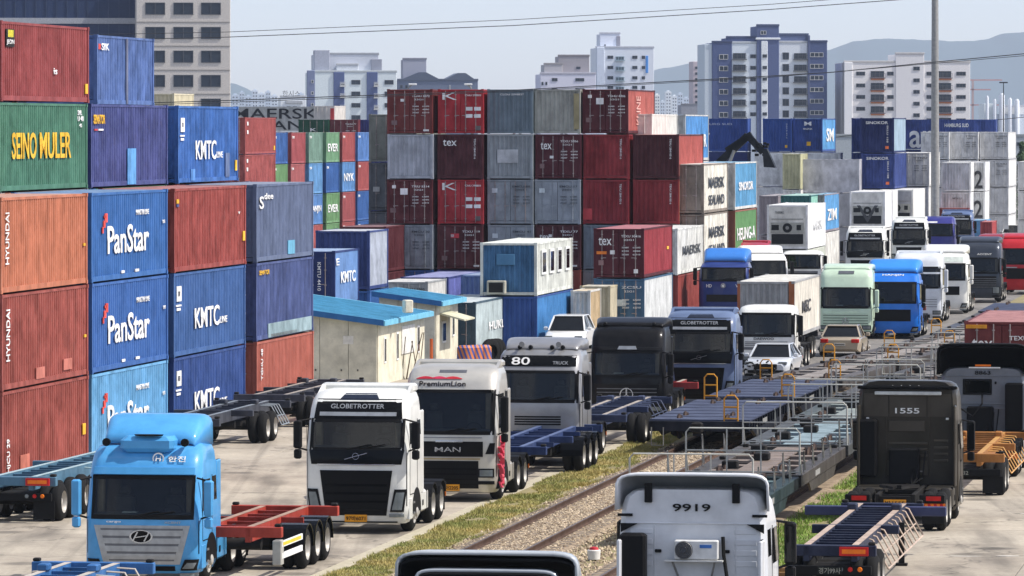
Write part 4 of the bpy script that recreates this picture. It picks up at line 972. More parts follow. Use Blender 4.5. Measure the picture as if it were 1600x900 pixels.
        MB().bbox(mx - .1, y - .08, g0 - .28, mx + .1, y + .08, g0 - .02, .04).build("wide_mirror", mm, mr)
    for t in k.get('front', ()):
        nm, mat, x0, x1, z0, z1, off = t[:7]; xt = t[7] if len(t) > 7 else None
        if mat == 'C': mat = C
        P(nm, mat, x0, x1, z0, z1, off, xt, nx=8 if abs(x1 - x0) < 1 else 14, th=.05 + max(0, off))
    for s_, mat, x0, x1, z0, z1 in k.get('text', ()): ftext(S_, r, s_, mat, x0, x1, z0, z1)
    if k.get('emblem'): emblem(S_, r, *k['emblem'])
    front_lights(S_, r, hw, k.get('lights', 'box'), *k.get('lz', (.55, 1.0)))
    if plate or k.get('plate'):
        y = S_.fy(0, .4) - .04
        pl = MB().box(-.3, y - .02, .33, .3, y + .02, .52).build("number_plate", PLATE, r)
        letter(pl, plate or k['plate'], flat((34, 28, 22)), (-.26, y - .022, .36), (.52, 0, 0), (0, 0, .13), .02)
    # roof equipment
    if k.get('sunvisor'):
        z = g1 + .08; m = S_.patch(-gw, gw, z, z + .2, k['sunvisor'], nx=12, th=.04)
        m.build("sun_visor", k.get('visorm') or BLK, r)
    if k.get('panel'): S_.patch(-.55, .55, zt - .27, zt - .1, .012, -.42, .42, nx=6).build("roof_window", flat((40, 46, 60), .15), r)
    if k.get('defl'):
        h, dw = k['defl']; deflector(r, k.get('deflm') or C, dw, k.get('defy', .9), yb, zt - .12, zt + h)
    if k.get('fairing'):        # integrated roof edge with side fins
        h = k['fairing']
        m = MB().bbox(-hw + .12, yb - .55, zt - .12, hw - .12, yb + .02, zt + h, .06); m.build("roof_spoiler", C, r)
        for s in (-1, 1): MB().prism([(yb - 1.3, zt - .16), (yb - .5, zt - .14), (yb - .5, zt + h * .8)], s * (hw - .2) - .05, s * (hw - .2) + .05).build("roof_fin", C, r)
    if k.get('lamps'):
        for x in k['lamps']:
            MB().lathe([(-.1, .05), (-.07, .075), (.06, .06)], (x, S_.at(zt - .1)[0] + .1, zt - .0), 'y', 10).build("roof_lamp", BLK, r)
    if k.get('horns'):
        for s in (-.6, .6):
            MB().lathe([(-.35, .09), (-.2, .04), (.25, .02)], (s, .9, zt + .1), 'y', 10).build("air_horn", STEEL, r)
    for s in (-1, 1):       # side fairing behind the cab
        MB().bbox(s * (hw - .08) - .04, yb + .015, .95, s * (hw - .08) + .04, yb + .5, min(zt - .5, 3.2), .03).build("side_fairing", C, r)
    MB().bbox(-.35, yb + .02, 1.0, .5, yb + .3, 2.0, .05).build("air_intake", BLK, r)
    for j in range(3): MB().tube([(-.5 + j * .15, yb + .05, 1.9 - j * .1), (-.45 + j * .15, yb + .5, 1.2), (-.2, yb + 1.0, 1.05), (-.1, yb + 1.9, 1.12)], .022, 5).build("air_hose", BLK, r)
    if tail: tractor_chassis(r, C, skirt=(C if k.get('skirt', True) else None), rear_plate=plate if rear else None, length=k.get('length', 6.5), bare=k.get('bare'))
    return r, S_, C
SIL, SILD = flat((165, 168, 170), .35, .5, name="silver_trim"), flat((110, 112, 116), .4, .5, name="dark_silver_trim")
LB = flat((14, 14, 15), .45, name="grille_black"); GB = flat((14, 15, 17), .15, name="gloss_black")
slat = lambda x, z0, z1, n, mat=BLK, off=.03, th=.035: [("grille_slat", mat, -x, x, z0 + (z1 - z0) * i / n, z0 + (z1 - z0) * i / n + th, off) for i in range(n)]
KINDS = {
 'fh': dict(ztop=3.82, glass=(2.27, 3.02), slope=.22, gw=1.28, lights='tall', lz=(.6, 1.2), emblem=('slash', 0, 2.08, .09), panel=True, fairing=.12, stepc=1,
    front=[("visor_panel", GB, -1.2, 1.2, 3.06, 3.58, .02, (-1.14, 1.14)), ("light_strip", SIL, -1.04, 1.04, 3.14, 3.24, .05), ("lower_screen_panel", GB, -1.22, 1.22, 1.86, 2.24, .02, (-1.29, 1.29)),
           ("trim_strip", CHROME, -1.05, 1.05, 1.84, 1.87, .03), ("grille", LB, -.82, .82, .5, 1.7, .02, (-.98, .98)), ("bumper_gap", LB, -1.1, 1.1, .3, .34, .02)] + slat(.84, .62, 1.5, 4, GB, .035, .06),
    text=[("GLOBETROTTER", SIL, -.75, .7, 3.33, 3.45)]),
 'tgx': dict(ztop=3.95, glass=(2.02, 3.2), slope=.26, gw=1.3, lights='box', lz=(.72, .98), metal=1, fairing=.1,
    front=[("grille_upper", LB, -1.12, .98, 1.32, 1.76, .02), ("chrome_brow", CHROME, -.4, .4, 1.74, 1.79, .035), ("gold_trim", flat((178, 158, 120), .3, .6), -1.0, .9, 1.24, 1.28, .03), ("grille_lower", LB, -.85, .85, .4, 1.2, .02), ("corner_intake", LB, 1.05, 1.3, 1.4, 1.72, .02, (1.18, 1.32)), ("corner_intake", LB, -1.3, -1.05, 1.4, 1.72, .02, (-1.32, -1.18)), ("hatch_line", SILD, -1.05, .95, 1.86, 1.88, .02), ("roof_panel", SILD, -.4, .4, 3.72, 3.8, .01)] + slat(.8, .5, 1.1, 4, GB, .03),
    text=[("MAN", CHROME, -.42, .34, 1.46, 1.6), ("PremiumLion", flat((40, 34, 40)), -.95, .42, 3.34, 3.48)]),
 'acto': dict(ztop=3.75, glass=(2.06, 2.98), slope=.14, gw=1.3, metal=1, lamps=(-.7, -.35, .35, .7), defl=(.22, 1.3),
    front=[("number_panel", GB, -1.24, 1.2, 3.16, 3.5, .02), ("lower_panel", 'C', -1.2, 1.2, 1.3, 1.98, .012), ("bumper", LB, -1.2, 1.2, .35, .55, .02)] + slat(.75, 1.28, 1.6, 4, BLK, .03, .05) + [("upper_light", SIL, 1.0, 1.3, .6, .8, .04)],
    text=[("80", WHITE, -.9, -.3, 3.2, 3.44), ("TRUCK", SIL, .45, .95, 3.22, 3.32)], horns=1),
 'act': dict(ztop=3.66, glass=(1.8, 2.66), slope=.16, gw=1.28, emblem=('star', 0, 1.12, .25), lights='box', lz=(.5, .72), fairing=.1,
    front=[("grille", 'C', -1.1, 1.1, .85, 1.5, .02, (-1.2, 1.2)), ("badge_strip", SIL, -.36, .36, 2.76, 2.88, .07, (-.3, .3)), ("bumper", LB, -.7, .7, .32, .5, .02), ("brow", 'C', -1.28, 1.28, 2.74, 2.84, .05)] + slat(1.1, .92, 1.45, 4, SILD, .03, .03)),
 'xc': dict(ztop=3.35, glass=(1.63, 2.55), slope=.2, gw=1.24, emblem=('oval', 0, 1.16, .16), lights='tall', lz=(.35, .62), mirror='c', stepc=1,
    front=[("brow", 'C', -1.22, 1.22, 2.62, 2.78, .07), ("grille_frame", SIL, -.92, .92, .5, 1.42, .015, (-1.16, 1.16)), ("grille_mesh", SILD, -.78, .78, .58, 1.35, .025, (-1.0, 1.0))] +
          [("grille_slat", SIL, -1.0 + (3 - i) * .06, 1.0 - (3 - i) * .06, .62 + i * .185, .62 + i * .185 + .13, .04) for i in range(4)] + [("lower_grille", LB, -.8, .8, .34, .46, .02)]),
 'day': dict(ztop=2.95, glass=(1.62, 2.58), slope=.12, gw=1.26, flatroof=1, yb=1.9, lights='box', lz=(.5, .75), skirt=False,
    front=[("grille", SILD, -1.0, 1.0, .98, 1.1, .02), ("bumper", DIM, -1.2, 1.2, .35, .6, .03)] + slat(.95, 1.16, 1.4, 3, SILD, .03, .03)),
}
def bumper_strip(): pass
# front facing trucks -----------------------------------------------------------
r, S_, C = truck('xc', 221, 66, "sky blue high roof tractor truck in the front left corner with silver grille", (74, 152, 206), dyaw=.012)
BT = C
deflector(r, C, 1.22, .95, 2.3, 3.22, 3.92)
MB().lathe([(-.02, 0), (-.02, .15), (.01, .15)], (0, S_.fy(0, 1.16) - .035, 1.16), 'y', 20).build('emblem_backing', GB, r).scale = (1.75, 1, 1)
MB().bbox(-.62, .42, 3.12, .68, 1.5, 3.5, .1).build("roof_scoop", C, r)
MB().lathe([(-.02, .0), (-.02, .22), (.02, .24)], (.05, 1.0, 3.53), 'z', 16).build("roof_badge", BLK, r).scale = (1.5, .5, 1)
for s in (-1, 1):
    MB().lathe([(-.18, .1), (-.05, .09), (.2, .03)], (s * .95, .62, 3.36), 'y', 10).build("roof_lamp", BLK, r)
em = MB().lathe([(-.01, .11), (-.01, .14), (.01, .14), (.01, .11), (-.01, .11)], (.32, S_.fy(.32, 2.98) - .03, 2.98), 'y', 20, cap=False).build("ring_emblem", WHITE, r)
ftext(S_, r, "H", WHITE, .26, .38, 2.92, 3.04); ftext(S_, r, "한진", WHITE, .56, .98, 2.91, 3.04)
ftext(S_, r, "cargo", WHITE, -.85, -.5, 1.47, 1.52)
ftext(S_, r, "XCIENT", SIL, .55, .95, 1.47, 1.52)
truck('fh', 556, 58.6, "white high roof tractor truck with GLOBETROTTER visor standing on the concrete", (214, 214, 208), plate="97바6071")
r, S_, C = truck('tgx', 702, 54, "silver beige tractor truck with PremiumLion lettering behind the white one", (196, 192, 182), plate="99아2205")
for i, c in enumerate(((200, 40, 60), (210, 60, 90), (200, 50, 60))): S_.patch(-1.05 + i * .4, -.5 + i * .4, 3.55, 3.562, .03, nx=6, zc=.06).build("red_swoosh", flat(c), r)
m = MB()
for i in range(14): m.bar((1.46 + random.uniform(-.04, .06), .3 + random.uniform(-.1, .25), 1.9 - i * .1), (1.5, .35, 1.72 - i * .1), .13, .05)
m.build("red_tassel", flat((206, 70, 90)), r)
truck('acto', 840, 48.6, "grey silver tractor truck with number 80 on its roof panel", (150, 150, 150))
truck('act', 979, 42.9, "black tractor truck with round star emblem and wide roof spoiler", (10, 10, 12), lamps=(-.9, .9), defl=(.16, 1.36), mirror='b')
truck('fh', 1092, 41, "slate blue tractor truck with GLOBETROTTER visor right of the black one", (92, 108, 138), panel=True)
r, S_, C = truck('day', 1197, 35.2, "white low roof truck with DAEWOO lettering carrying a rusty grey container", (224, 224, 218), W=1.32)
ftext(S_, r, "DAEWOO", flat((60, 62, 66)), -.55, .35, 1.42, 1.53)
truck('xc', 1130, 27.9, "navy truck with sky blue roof deflector left of the refrigerated box", (30, 50, 112), glass=(2.3, 2.98), ztop=3.4, mirror='b', defl=(.62, 1.3), deflm=paint((52, 118, 196), .35, .12, coat=.4, streak=False), front=[("grille", DIM, -.95, .95, 1.1, 1.5, .02), ("brow", 'C', -1.3, 1.3, 3.02, 3.2, .06)], emblem=('disc', 0, 2.0, .13), text=[("HD", WHITE, -.95, -.65, 1.9, 2.08), ("V8", WHITE, .7, .95, 1.9, 2.08)])
truck('fh', 1166, 25.6, "crimson truck half hidden behind the navy one", (160, 40, 60), panel=False, tail=True)
truck('xc', 1196, 26.6, "white truck with dark screen tucked behind the crimson one", (224, 224, 220), glass=(2.2, 3.0), ztop=3.5, defl=(.35, 1.3), dyaw=.25, mirror='b', front=[("grille", LB, -.95, .95, 1.0, 1.8, .02)], emblem=None)
r, S_, C = truck('day', 1252, 24.6, "white day cab truck in front of the round fan refrigerated box", (222, 222, 218), ztop=3.02, glass=(1.95, 2.75), gw=1.2, front=[("grille", SILD, -1.05, 1.05, 1.1, 1.75, .02)] + slat(1.0, 1.15, 1.7, 4, BLK, .03, .05), W=1.32)
truck('act', 1321, 30.5, "pale green tractor truck with round star emblem behind the gold sedan", (188, 208, 184), glass=(1.65, 2.62), emblem=('star', 0, .95, .17), mirror='c', defl=(.12, 1.3), lamps=(), front=[("grille", 'C', -1.2, 1.2, .75, 1.35, .02)] + slat(1.15, .8, 1.35, 4, flat((96, 112, 96)), .03, .04) + [("roof_vent", SILD, -.4, .4, 3.36, 3.5, .03)])
truck('xc', 1394, 30.4, "bright blue truck with wide sky blue deflector beside the pale green one", (28, 108, 200), glass=(1.87, 2.87), ztop=3.45, defl=(.55, 1.36), deflm=paint((50, 132, 214), .35, .12, coat=.4, streak=False), mirror='b', emblem=None, front=[("grille", LB, -.95, .95, .9, 1.5, .02)], text=[("HANJIN", WHITE, -.55, .55, 3.2, 3.3)])
truck('fh', 1351, 22.6, "white tractor truck in front of the V frame refrigerated box", (216, 216, 210), panel=True, ztop=3.9)
truck('fh', 1420, 20.4, "white tractor truck between the V frame box and the purple truck", (216, 216, 210), panel=True, ztop=3.9, dyaw=.01)
truck('xc', 1464, 19.7, "deep purple truck right of the two distant white ones", (42, 44, 120), glass=(2.3, 3.2), ztop=3.8, emblem=None, mirror='b', front=[("grille", LB, -.9, .9, 1.0, 1.6, .02), ("badge", WHITE, -1.0, .0, 3.3, 3.42, .03)])
truck('fh', 1494, 18.6, "distant slate blue truck carrying a red container", (88, 106, 142), panel=True)
truck('act', 1433, 28.2, "silver white truck right of the bright blue one", (206, 210, 214), glass=(2.0, 3.1), ztop=3.9, mirror='c', emblem=('disc', .3, 1.4, .15), lamps=())
truck('xc', 1475, 26.8, "white truck with chrome grille behind the silver white one", (226, 226, 220), glass=(2.0, 2.9), ztop=3.6, mirror='c', defl=(.35, 1.3), emblem=None, front=[("light_panel", flat((206, 214, 204)), -1.1, 1.1, 3.02, 3.3, .02), ("grille", LB, -.9, .9, 1.1, 1.6, .02)])
truck('acto', 1529, 25.2, "dark grey truck left of the two red ones", (58, 64, 74), glass=(1.85, 2.75), ztop=3.8, front=[("grille", DIM, -1.1, 1.1, .9, 1.65, .02)] + slat(1.1, .95, 1.6, 5, SILD, .03, .04), text=[("ACCENT", WHITE, -.1, .8, 2.95, 3.06)], horns=0, lamps=(), sunvisor=0)
truck('xc', 1594, 24.0, "bright red truck at the right edge of the photo", (176, 24, 34), glass=(2.0, 2.95), ztop=3.7, mirror='b', emblem=None, defl=(.2, 1.25), front=[("grille", LB, -.9, .9, 1.0, 1.7, .02), ("light_bar", SIL, -.9, -.2, 1.72, 1.78, .03)])
truck('xc', 1556, 22.5, "darker red truck peeking over the dark grey one", (146, 30, 42), glass=(2.0, 2.9), ztop=3.45, mirror='b', emblem=None)
# rear facing trucks --------------------------------------------------------------
def back_panels(r, yb, mat, ribs, hw=1.4):
    for nm, x0, x1, z0, z1, d in ribs:
        MB().bbox(x0, yb - .02, z0, x1, yb + d, z1, min(.02, d * .4)).build(nm, mat, r)
def rtext(r, s, mat, x0, x1, z0, z1, yb, bold=.03): letter(r, s, mat, (-x0, yb + .02, z0), (-(x1 - x0), 0, 0), (0, 0, z1 - z0), bold)
r, S_, C = truck('day', 1082, 84, "white cab seen from behind with number 9919 and small air conditioner", (206, 208, 210), rear=True, ztop=4.1, yb=2.35, glass=(2.55, 3.4), flatroof=0, r=.3)
yb = 2.35
rtext(r, "9919", BLK, -.37, .34, 3.70, 3.84, yb)
back_panels(r, yb, C, [("side_rib", -1.2 + s * 1.95, -.78 + s * 1.95, z, z + .1, .012) for s in (0, 1) for z in (3.28, 3.08, 2.88, 2.68)] + [("upper_panel", -1.25, 1.25, 3.46, 3.49, .02), ("panel_seam", -.02 + .72, .72, 2.2, 3.44, .012), ("panel_seam", -.82, -.80, 2.2, 3.44, .012)])
# roof rim, hood recess and hinges
deflector(r, C, 1.4, .7, yb + .1, 3.72, 4.36)
for s in (-1, 1):
    h = MB().bbox(s * .82 - .07, yb + .0, 3.86, s * .82 + .07, yb + .09, 4.22, .01).build("hinge_bracket", BLK, r)
    MB().bbox(s * 1.26 - .14, yb, 3.6, s * 1.26 + .14, yb + .05, 3.65, .005).build("tie_bar", BLK, r)
    MB().prism([(s * 1.02, 3.47), (s * 1.34, 3.47), (s * 1.34, 3.3)], yb, yb + .06, 'y').build("corner_bracket", BLK, r)
ac = MB().bbox(-.46, yb + .02, 2.82, .36, yb + .28, 3.18, .02).build("air_conditioner", flat((214, 214, 210), .5), r)
ac.location = (-.05, 0, 0)
MB().lathe([(.0, .17), (.03, .165), (.035, .06), (.05, .05), (.05, 0)], (.18, yb + .28, 3.0), 'y', 22).build("fan_grille", flat((70, 72, 76), .5), ac)
m = MB()
for i in range(5): m.lathe([(.0, .03 + i * .03), (.01, .035 + i * .03), (.0, .04 + i * .03)], (.18, yb + .318, 3.0), 'y', 20, cap=False)
m.build("fan_guard", STEEL, ac)
MB().box(-.34, yb + .281, 3.04, -.12, yb + .29, 3.1).build("blue_badge", flat((60, 110, 180)), ac)
for s in (-1, 1): MB().bar((s * .4 - .05, yb + .26, 2.8), (s * .3 - .05, yb + .02, 2.45), .03).build("ac_bracket", STEEL, r)
MB().bbox(-.6, yb + .02, 2.78, .5, yb + .3, 2.81, .005).build("ac_shelf", flat((200, 200, 196)), r)
MB().tube([(-.58, yb + .1, 3.24), (-.6, yb + .14, 2.9), (-.68, yb + .2, 2.4), (-.7, yb + .3, 1.6)], .035, 8).build("rubber_hose", RUB, r)
MB().bbox(.84, yb + .02, 1.4, 1.34, yb + .35, 3.3, .05).build("air_intake", BLK, r)
for s in (-1, 1): MB().bbox(s * .64 - .06, yb, 2.93, s * .64 + .06, yb + .05, 2.99, .01).build("side_clip", BLK, r)
# spoiler truck
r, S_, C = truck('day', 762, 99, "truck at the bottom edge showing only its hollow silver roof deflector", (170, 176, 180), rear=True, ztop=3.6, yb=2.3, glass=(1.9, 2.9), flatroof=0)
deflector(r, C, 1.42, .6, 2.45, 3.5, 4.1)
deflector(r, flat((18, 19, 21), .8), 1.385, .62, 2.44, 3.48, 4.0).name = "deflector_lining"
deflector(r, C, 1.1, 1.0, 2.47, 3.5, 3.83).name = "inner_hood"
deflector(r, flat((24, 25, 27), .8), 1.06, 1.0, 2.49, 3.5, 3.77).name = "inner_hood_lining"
# black 1555
r, S_, C = truck('act', 1418, 56.6, "dark brown black truck seen from behind with number 1555", (50, 46, 39), rear=True, ztop=3.85, glass=(1.8, 2.7), plate="바1555", bare=1, fairing=0, emblem=None)
yb = 2.3
rtext(r, "1555", WHITE, -.34, .33, 2.95, 3.1, yb)
DKB = paint((66, 60, 51), .45, .25)
back_panels(r, yb, DKB, [("upper_panel", -.52 + .0, .5, 2.86, 3.5, .012), ("upper_side_panel", .54, 1.2, 2.86, 3.5, .012), ("upper_side_panel", -1.2, -.56, 2.86, 3.5, .012), ("middle_panel", -.48, .52, 2.45, 2.75, .03), ("sloped_panel", -.55, .55, 1.25, 1.65, .02)] +
            [("panel_rib", -.56, .52, z, z + .07, .035) for z in (1.75, 1.92, 2.09)] + [("side_rib", -1.12, -.72, z, z + .07, .03) for z in (1.62, 1.8, 1.98, 2.16)] + [("side_seam", -.62, -.6, 1.2, 3.5, .02), ("side_seam", .58, .6, 1.2, 2.84, .02)])
MB().bbox(-.94, yb + .02, 3.46, .9, yb + .12, 3.56, .015).build("roof_light_bar", flat((196, 198, 196), .35, .4), r)
m = MB()
for i in range(9): m.bar((-.5 + i * .12, yb + .06, 3.66), (-.42 + i * .12, yb + .06, 3.66 + .06 * (i % 2)), .05, .04)
m.build("sign_letters", flat((190, 190, 186)), r)
MB().bbox(-1.38, yb - .1, 3.62, 1.38, yb + .12, 3.72, .03).build("roof_edge", GB, r)
for s in (-1, 1): MB().bbox(s * 1.1 - .04, yb, 2.78, s * 1.1 + .04, yb + .06, 2.84, .01).build("work_lamp", WHITE, r)
MB().bbox(.82, yb + .02, 1.2, 1.34, yb + .4, 2.8, .06).build("air_intake", LB, r)
rtext(r, "1555 GIGA", flat((170, 170, 166)), -1.06, -.86, 2.4, 2.48, yb)
MB().tube([(-.45, yb + .1, 1.36), (.45, yb + .1, 1.36)], .02, 6).build("hose_rail", STEEL, r)
# grey 8863
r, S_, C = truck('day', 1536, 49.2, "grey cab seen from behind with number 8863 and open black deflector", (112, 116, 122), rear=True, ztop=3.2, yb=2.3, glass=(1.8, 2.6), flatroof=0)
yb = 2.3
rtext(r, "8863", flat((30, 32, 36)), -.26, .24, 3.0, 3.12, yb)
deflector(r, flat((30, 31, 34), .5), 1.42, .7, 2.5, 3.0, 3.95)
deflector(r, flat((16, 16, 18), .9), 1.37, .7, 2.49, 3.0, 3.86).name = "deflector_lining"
MB().box(-.55, 2.3, 3.2, .45, 2.34, 3.24).build("white_bar", WHITE, r); MB().box(-.25, 2.3, 3.26, .25, 2.34, 3.32).build("marker_strip", ORL, r)
f_ = MB().bbox(-.28, yb, 2.36, .64, yb + .03, 2.86, .02).build("rear_window", BLK, r); MB().bbox(-.22, yb + .02, 2.42, .58, yb + .04, 2.8, .01).build("pane", GL, f_)
back_panels(r, yb, C, [("panel_rib", -.9, .9, 2.05, 2.1, .02), ("panel_rib", -.9, .9, 1.9, 1.95, .02), ("upper_panel", -1.2, 1.2, 2.94, 2.96, .02)])
MB().bbox(-1.3, yb + .02, 1.2, -.72, yb + .4, 2.75, .05).build("air_intake", LB, r)
for s in (-.4, .45): MB().bbox(s - .03, yb, 2.7, s + .03, yb + .05, 2.78, .01).build("work_lamp", BLK, r)
MB().tube([(.95, yb + .1, 2.4), (.8, yb + .3, 2.0), (.3, yb + .5, 1.7), (0, yb + .4, 2.1), (.02, yb + .1, 2.4)], .03, 6).build("rubber_hose", RUB, r)
# ------------------------------------------------------------------ skeletal trailers
def trailer(px, Y, L, label, col, W=2.75, z=1.25, axles=(1.2, 2.5), lattice=True, fender=False, dyaw=0, gn=True, top=None, rear_lights=True, skirt=False, group="skeletal container trailers", cross=.95, slope=0, plate=None, boards=(-1, 1)):
    X = wx(px, Y); r = thing("container_chassis", label, "trailer", (X, Y, .02), RZ + dyaw, group)
    C = paint(col, .5, .45); TOP = top or paint((150, 142, 132), .6, .5); hw = W / 2
    for s in (-1, 1):
        rl = MB().bbox(s * .55 - .07, 0, z - .36, s * .55 + .07, L, z, .012).build("main_rail", C, r)
        MB().box(s * .55 - .075, .02, z + .001, s * .55 + .075, L - .02, z + .008).build("worn_top", TOP, rl)
    n = int(L / cross)
    for i in range(1, n):
        y = i * L / n
        if i % 3 == 0 and not lattice: MB().box(-hw + .2, y, z - .16, hw - .2, y + .09, z - .02).build("cross_member", C, r)
        else: MB().box(-.47, y, z - .2, .47, y + .09, z - .04).build("cross_member", C, r)
    for y in (0, L - .22):
        b = MB().bbox(-hw, y, z - .24, hw, y + .22, z + .012, .015).build("bolster", C, r)
        for s in (-1, 1):
            MB().bbox(s * (hw - .1) - .08, y + .02, z + .012, s * (hw - .1) + .08, y + .2, z + .09, .02).build("twist_lock", DIM, b)
    if L > 9:
        for y in (L * .45,):
            b = MB().bbox(-hw, y, z - .2, hw, y + .18, z + .011, .015).build("bolster", C, r)
    if gn:
        for s in (-1, 1): MB().bbox(s * .55 - .12, L - 2.6, z + .0, s * .55 + .12, L - 2.2, z + .16, .03).build("gooseneck_block", C, r)
    for y in axles:
        MB().tube([(-hw + .3, y, .52), (hw - .3, y, .52)], .08, 8).build("axle", DIM, r)
        for s in (-1, 1):
            wheel(r, s * (hw - .34), y, .64)
            if fender:
                pts = [(y + math.cos(t) * .6, .52 + math.sin(t) * .6) for t in [math.pi * k / 10 for k in range(0, 11)]]
                MB().prism(pts + [(y + (a - y) * .93, .52 + (b - .52) * .93) for a, b in reversed(pts)], s * (hw - .34) - .36, s * (hw - .34) + .36).build("fender", GB, r)
        MB().bbox(-.5, y - .4, .55, .5, y + .4, .8, .05).build("spring_hanger", DIM, r)
    for s in (-1, 1):
        yl = L * .72; MB().box(s * .8 - .07, yl, .055, s * .8 + .07, yl + .14, z - .2).box(s * .8 - .14, yl - .08, .0, s * .8 + .14, yl + .22, .06).build("landing_leg", DIM, r)
    ya = max(axles) + 1.0 if max(axles) < L * .6 else min(axles) - 1.4
    MB().lathe([(-.5, .02), (-.48, .14), (.48, .14), (.5, .02)], (.0, ya, z - .55), 'x', 12).build("air_tank", DIM, r)
    MB().bbox(-hw + .25, ya + .5, .55, -hw + .7, ya + 1.2, .95, .03).build("tool_box", STEEL, r)
    MB().tube([(.3, .3, z - .1), (.36, L * .3, z - .16), (.28, L * .6, z - .12), (.34, L - .4, z - .1)], .02, 5).build("air_hose", flat((160, 44, 40), .5), r)
    MB().tube([(-.3, .3, z - .12), (-.26, L * .3, z - .1), (-.34, L * .6, z - .16), (-.3, L - .4, z - .1)], .02, 5).build("brake_hose", BLK, r)
    if lattice:
        a, b = max(axles) + .9, L - .5
        for s in (-1, 1):
            g_ = MB(); k = max(3, int((b - a) / 1.0))
            for i in range(k + 1):
                y = a + (b - a) * i / k; g_.tube([(s * .62, y, z - .08), (s * (hw - .35), y, z - .1), (s * (hw + .02), y, .5)], .022, 4)
            g_.tube([(s * (hw + .02), a, .5), (s * (hw + .02), b, .5)], .025, 4); g_.tube([(s * (hw - .17), a, .8), (s * (hw - .17), b, .8)], .02, 4)
            g_.build("side_guard", top or C, r)
    if skirt:
        for s in (-1, 1):
            y1 = min(axles) - .75; 
            for zz in (.5, .78):
                q = MB().box(s * (hw - .02) - .02, .1, zz, s * (hw - .02) + .02, y1, zz + .14).build("side_guard", WHITE, r)
            MB().box(s * hw + .0, .2, .81, s * hw + .004, y1 - .2, .89).build("yellow_tape", flat((226, 196, 60)), q)
            MB().bbox(s * (hw - .12) - .1, -.02, .35, s * (hw - .12) + .12, .3, .95, .02).build("corner_post", flat((170, 168, 160)), r)
    if rear_lights:
        b = MB().bbox(-hw + .1, -.08, .6, hw - .1, .0, .82, .015).build("rear_bumper", BLK, r)
        for s in boards:
            t = MB().box(s * (hw - .5) - .33, -.1, z - .22, s * (hw - .5) + .33, -.005, z - .02).build("warning_board", REDL, r)
            MB().box(s * (hw - .5) - .27, -.106, z - .17, s * (hw - .5) + .27, -.1, z - .07).build("amber_plate", ORL, t)
            for i, mt in enumerate((LAMP, REDL, ORL)): MB().lathe([(0, .06), (-.03, .05)], (s * (hw - .8 + i * .22), -.08, .74), 'y', 10).build("tail_lamp", mt, b)
        if plate:
            pl = MB().box(-.28, -.12, .62, .28, -.1, .8).build("number_plate", flat((30, 34, 32)), r); letter(pl, plate, flat((150, 150, 140)), (-.25, -.122, .64), (.5, 0, 0), (0, 0, .14))
        for s in (-1, 1): MB().box(s * (hw - .34) - .3, -.0, .1, s * (hw - .34) + .3, .03, .6).build("mud_flap", RUB, r)
    return r
CY = (90, 140, 168)
trailer(-6, 142, 22 - .0, "teal blue skeletal trailer beside the bottom left red container", (70, 112, 138), axles=(4.3, 5.7, 7.9, 9.2), W=2.7, dyaw=-.02, top=paint((152, 176, 182), .5, .3), cross=1.1) if False else None
trailer(18, 147.5, 15.5, "teal blue skeletal trailer beside the bottom left red container", (66, 102, 124), axles=(1.0, 2.2, 3.6, 4.8), W=2.5, dyaw=-.015, boards=(1,), top=paint((152, 176, 182), .5, .3))
trailer(279, 177, 12.2, "dark skeletal trailer parked before the dark blue KMTC container", (48, 52, 62), axles=(8.2, 9.5), top=paint((120, 128, 134), .5, .3), W=2.75, rear_lights=False)
trailer(420, 193, 12, "far dark skeletal trailer between container wall and shed", (54, 56, 64), axles=(2.2, 3.5), W=2.6, lattice=False, rear_lights=False)
trailer(352, 129, 7.5, "red skeletal trailer behind the sky blue truck", (150, 50, 34), axles=(3.4, 4.7, 6.0), fender=True, lattice=False, gn=False, skirt=True, W=2.75, rear_lights=False, top=paint((150, 122, 104), .6, .4), cross=1.2)
trailer(-73, 106.6, 12.2, "blue skeletal trailer at the bottom left corner in front of the truck", (46, 96, 150), axles=(1.5, 2.8), top=paint((176, 168, 158), .6, .3), W=2.75)
trailer(784, 161.5, 12.4, "blue skeletal trailer behind the PremiumLion truck", (34, 52, 92), axles=(8.3, 9.7, 11.1), lattice=False, gn=False, W=2.7, fender=True, rear_lights=False, top=paint((84, 98, 132), .5, .3))
trailer(916, 179.5, 12.4, "navy skeletal trailer left of the black truck", (44, 54, 80), axles=(5.3, 6.6), W=2.7, rear_lights=False)
trailer(1035, 202.5, 12.4, "red skeletal trailer between the black and slate blue trucks", (140, 44, 44), axles=(9, 10.3), lattice=False, W=2.7, rear_lights=False)
trailer(1297, 123, 14.2, "dark navy skeletal trailer at the lower right with amber rear boards", (36, 42, 62), axles=(1.0, 2.3), W=2.1, z=1.27, top=paint((168, 148, 132), .6, .4), cross=.75, plate="경기99사", boards=(1,))
b = bpy.data.objects["container_chassis.%03d" % (len([o for o in bpy.data.objects if o.name.startswith("container_chassis")]) - 1)]
MB().bbox(-1.95, 13.7, .98, 1.65, 13.95, 1.22, .02).build("bolster", paint((52, 58, 90), .5, .3), b)
trailer(1500, 158, 11.6, "orange skeletal trailer right of the 1555 truck", (150, 98, 44), axles=(.9, 2.2), W=2.6, top=paint((184, 138, 76), .5, .3), plate="전남82", boards=(-1,))
trailer(1380, 278, 12, "rusty trailer in front of the bright blue truck", (110, 50, 44), axles=(2, 3.3), lattice=False, W=2.6)
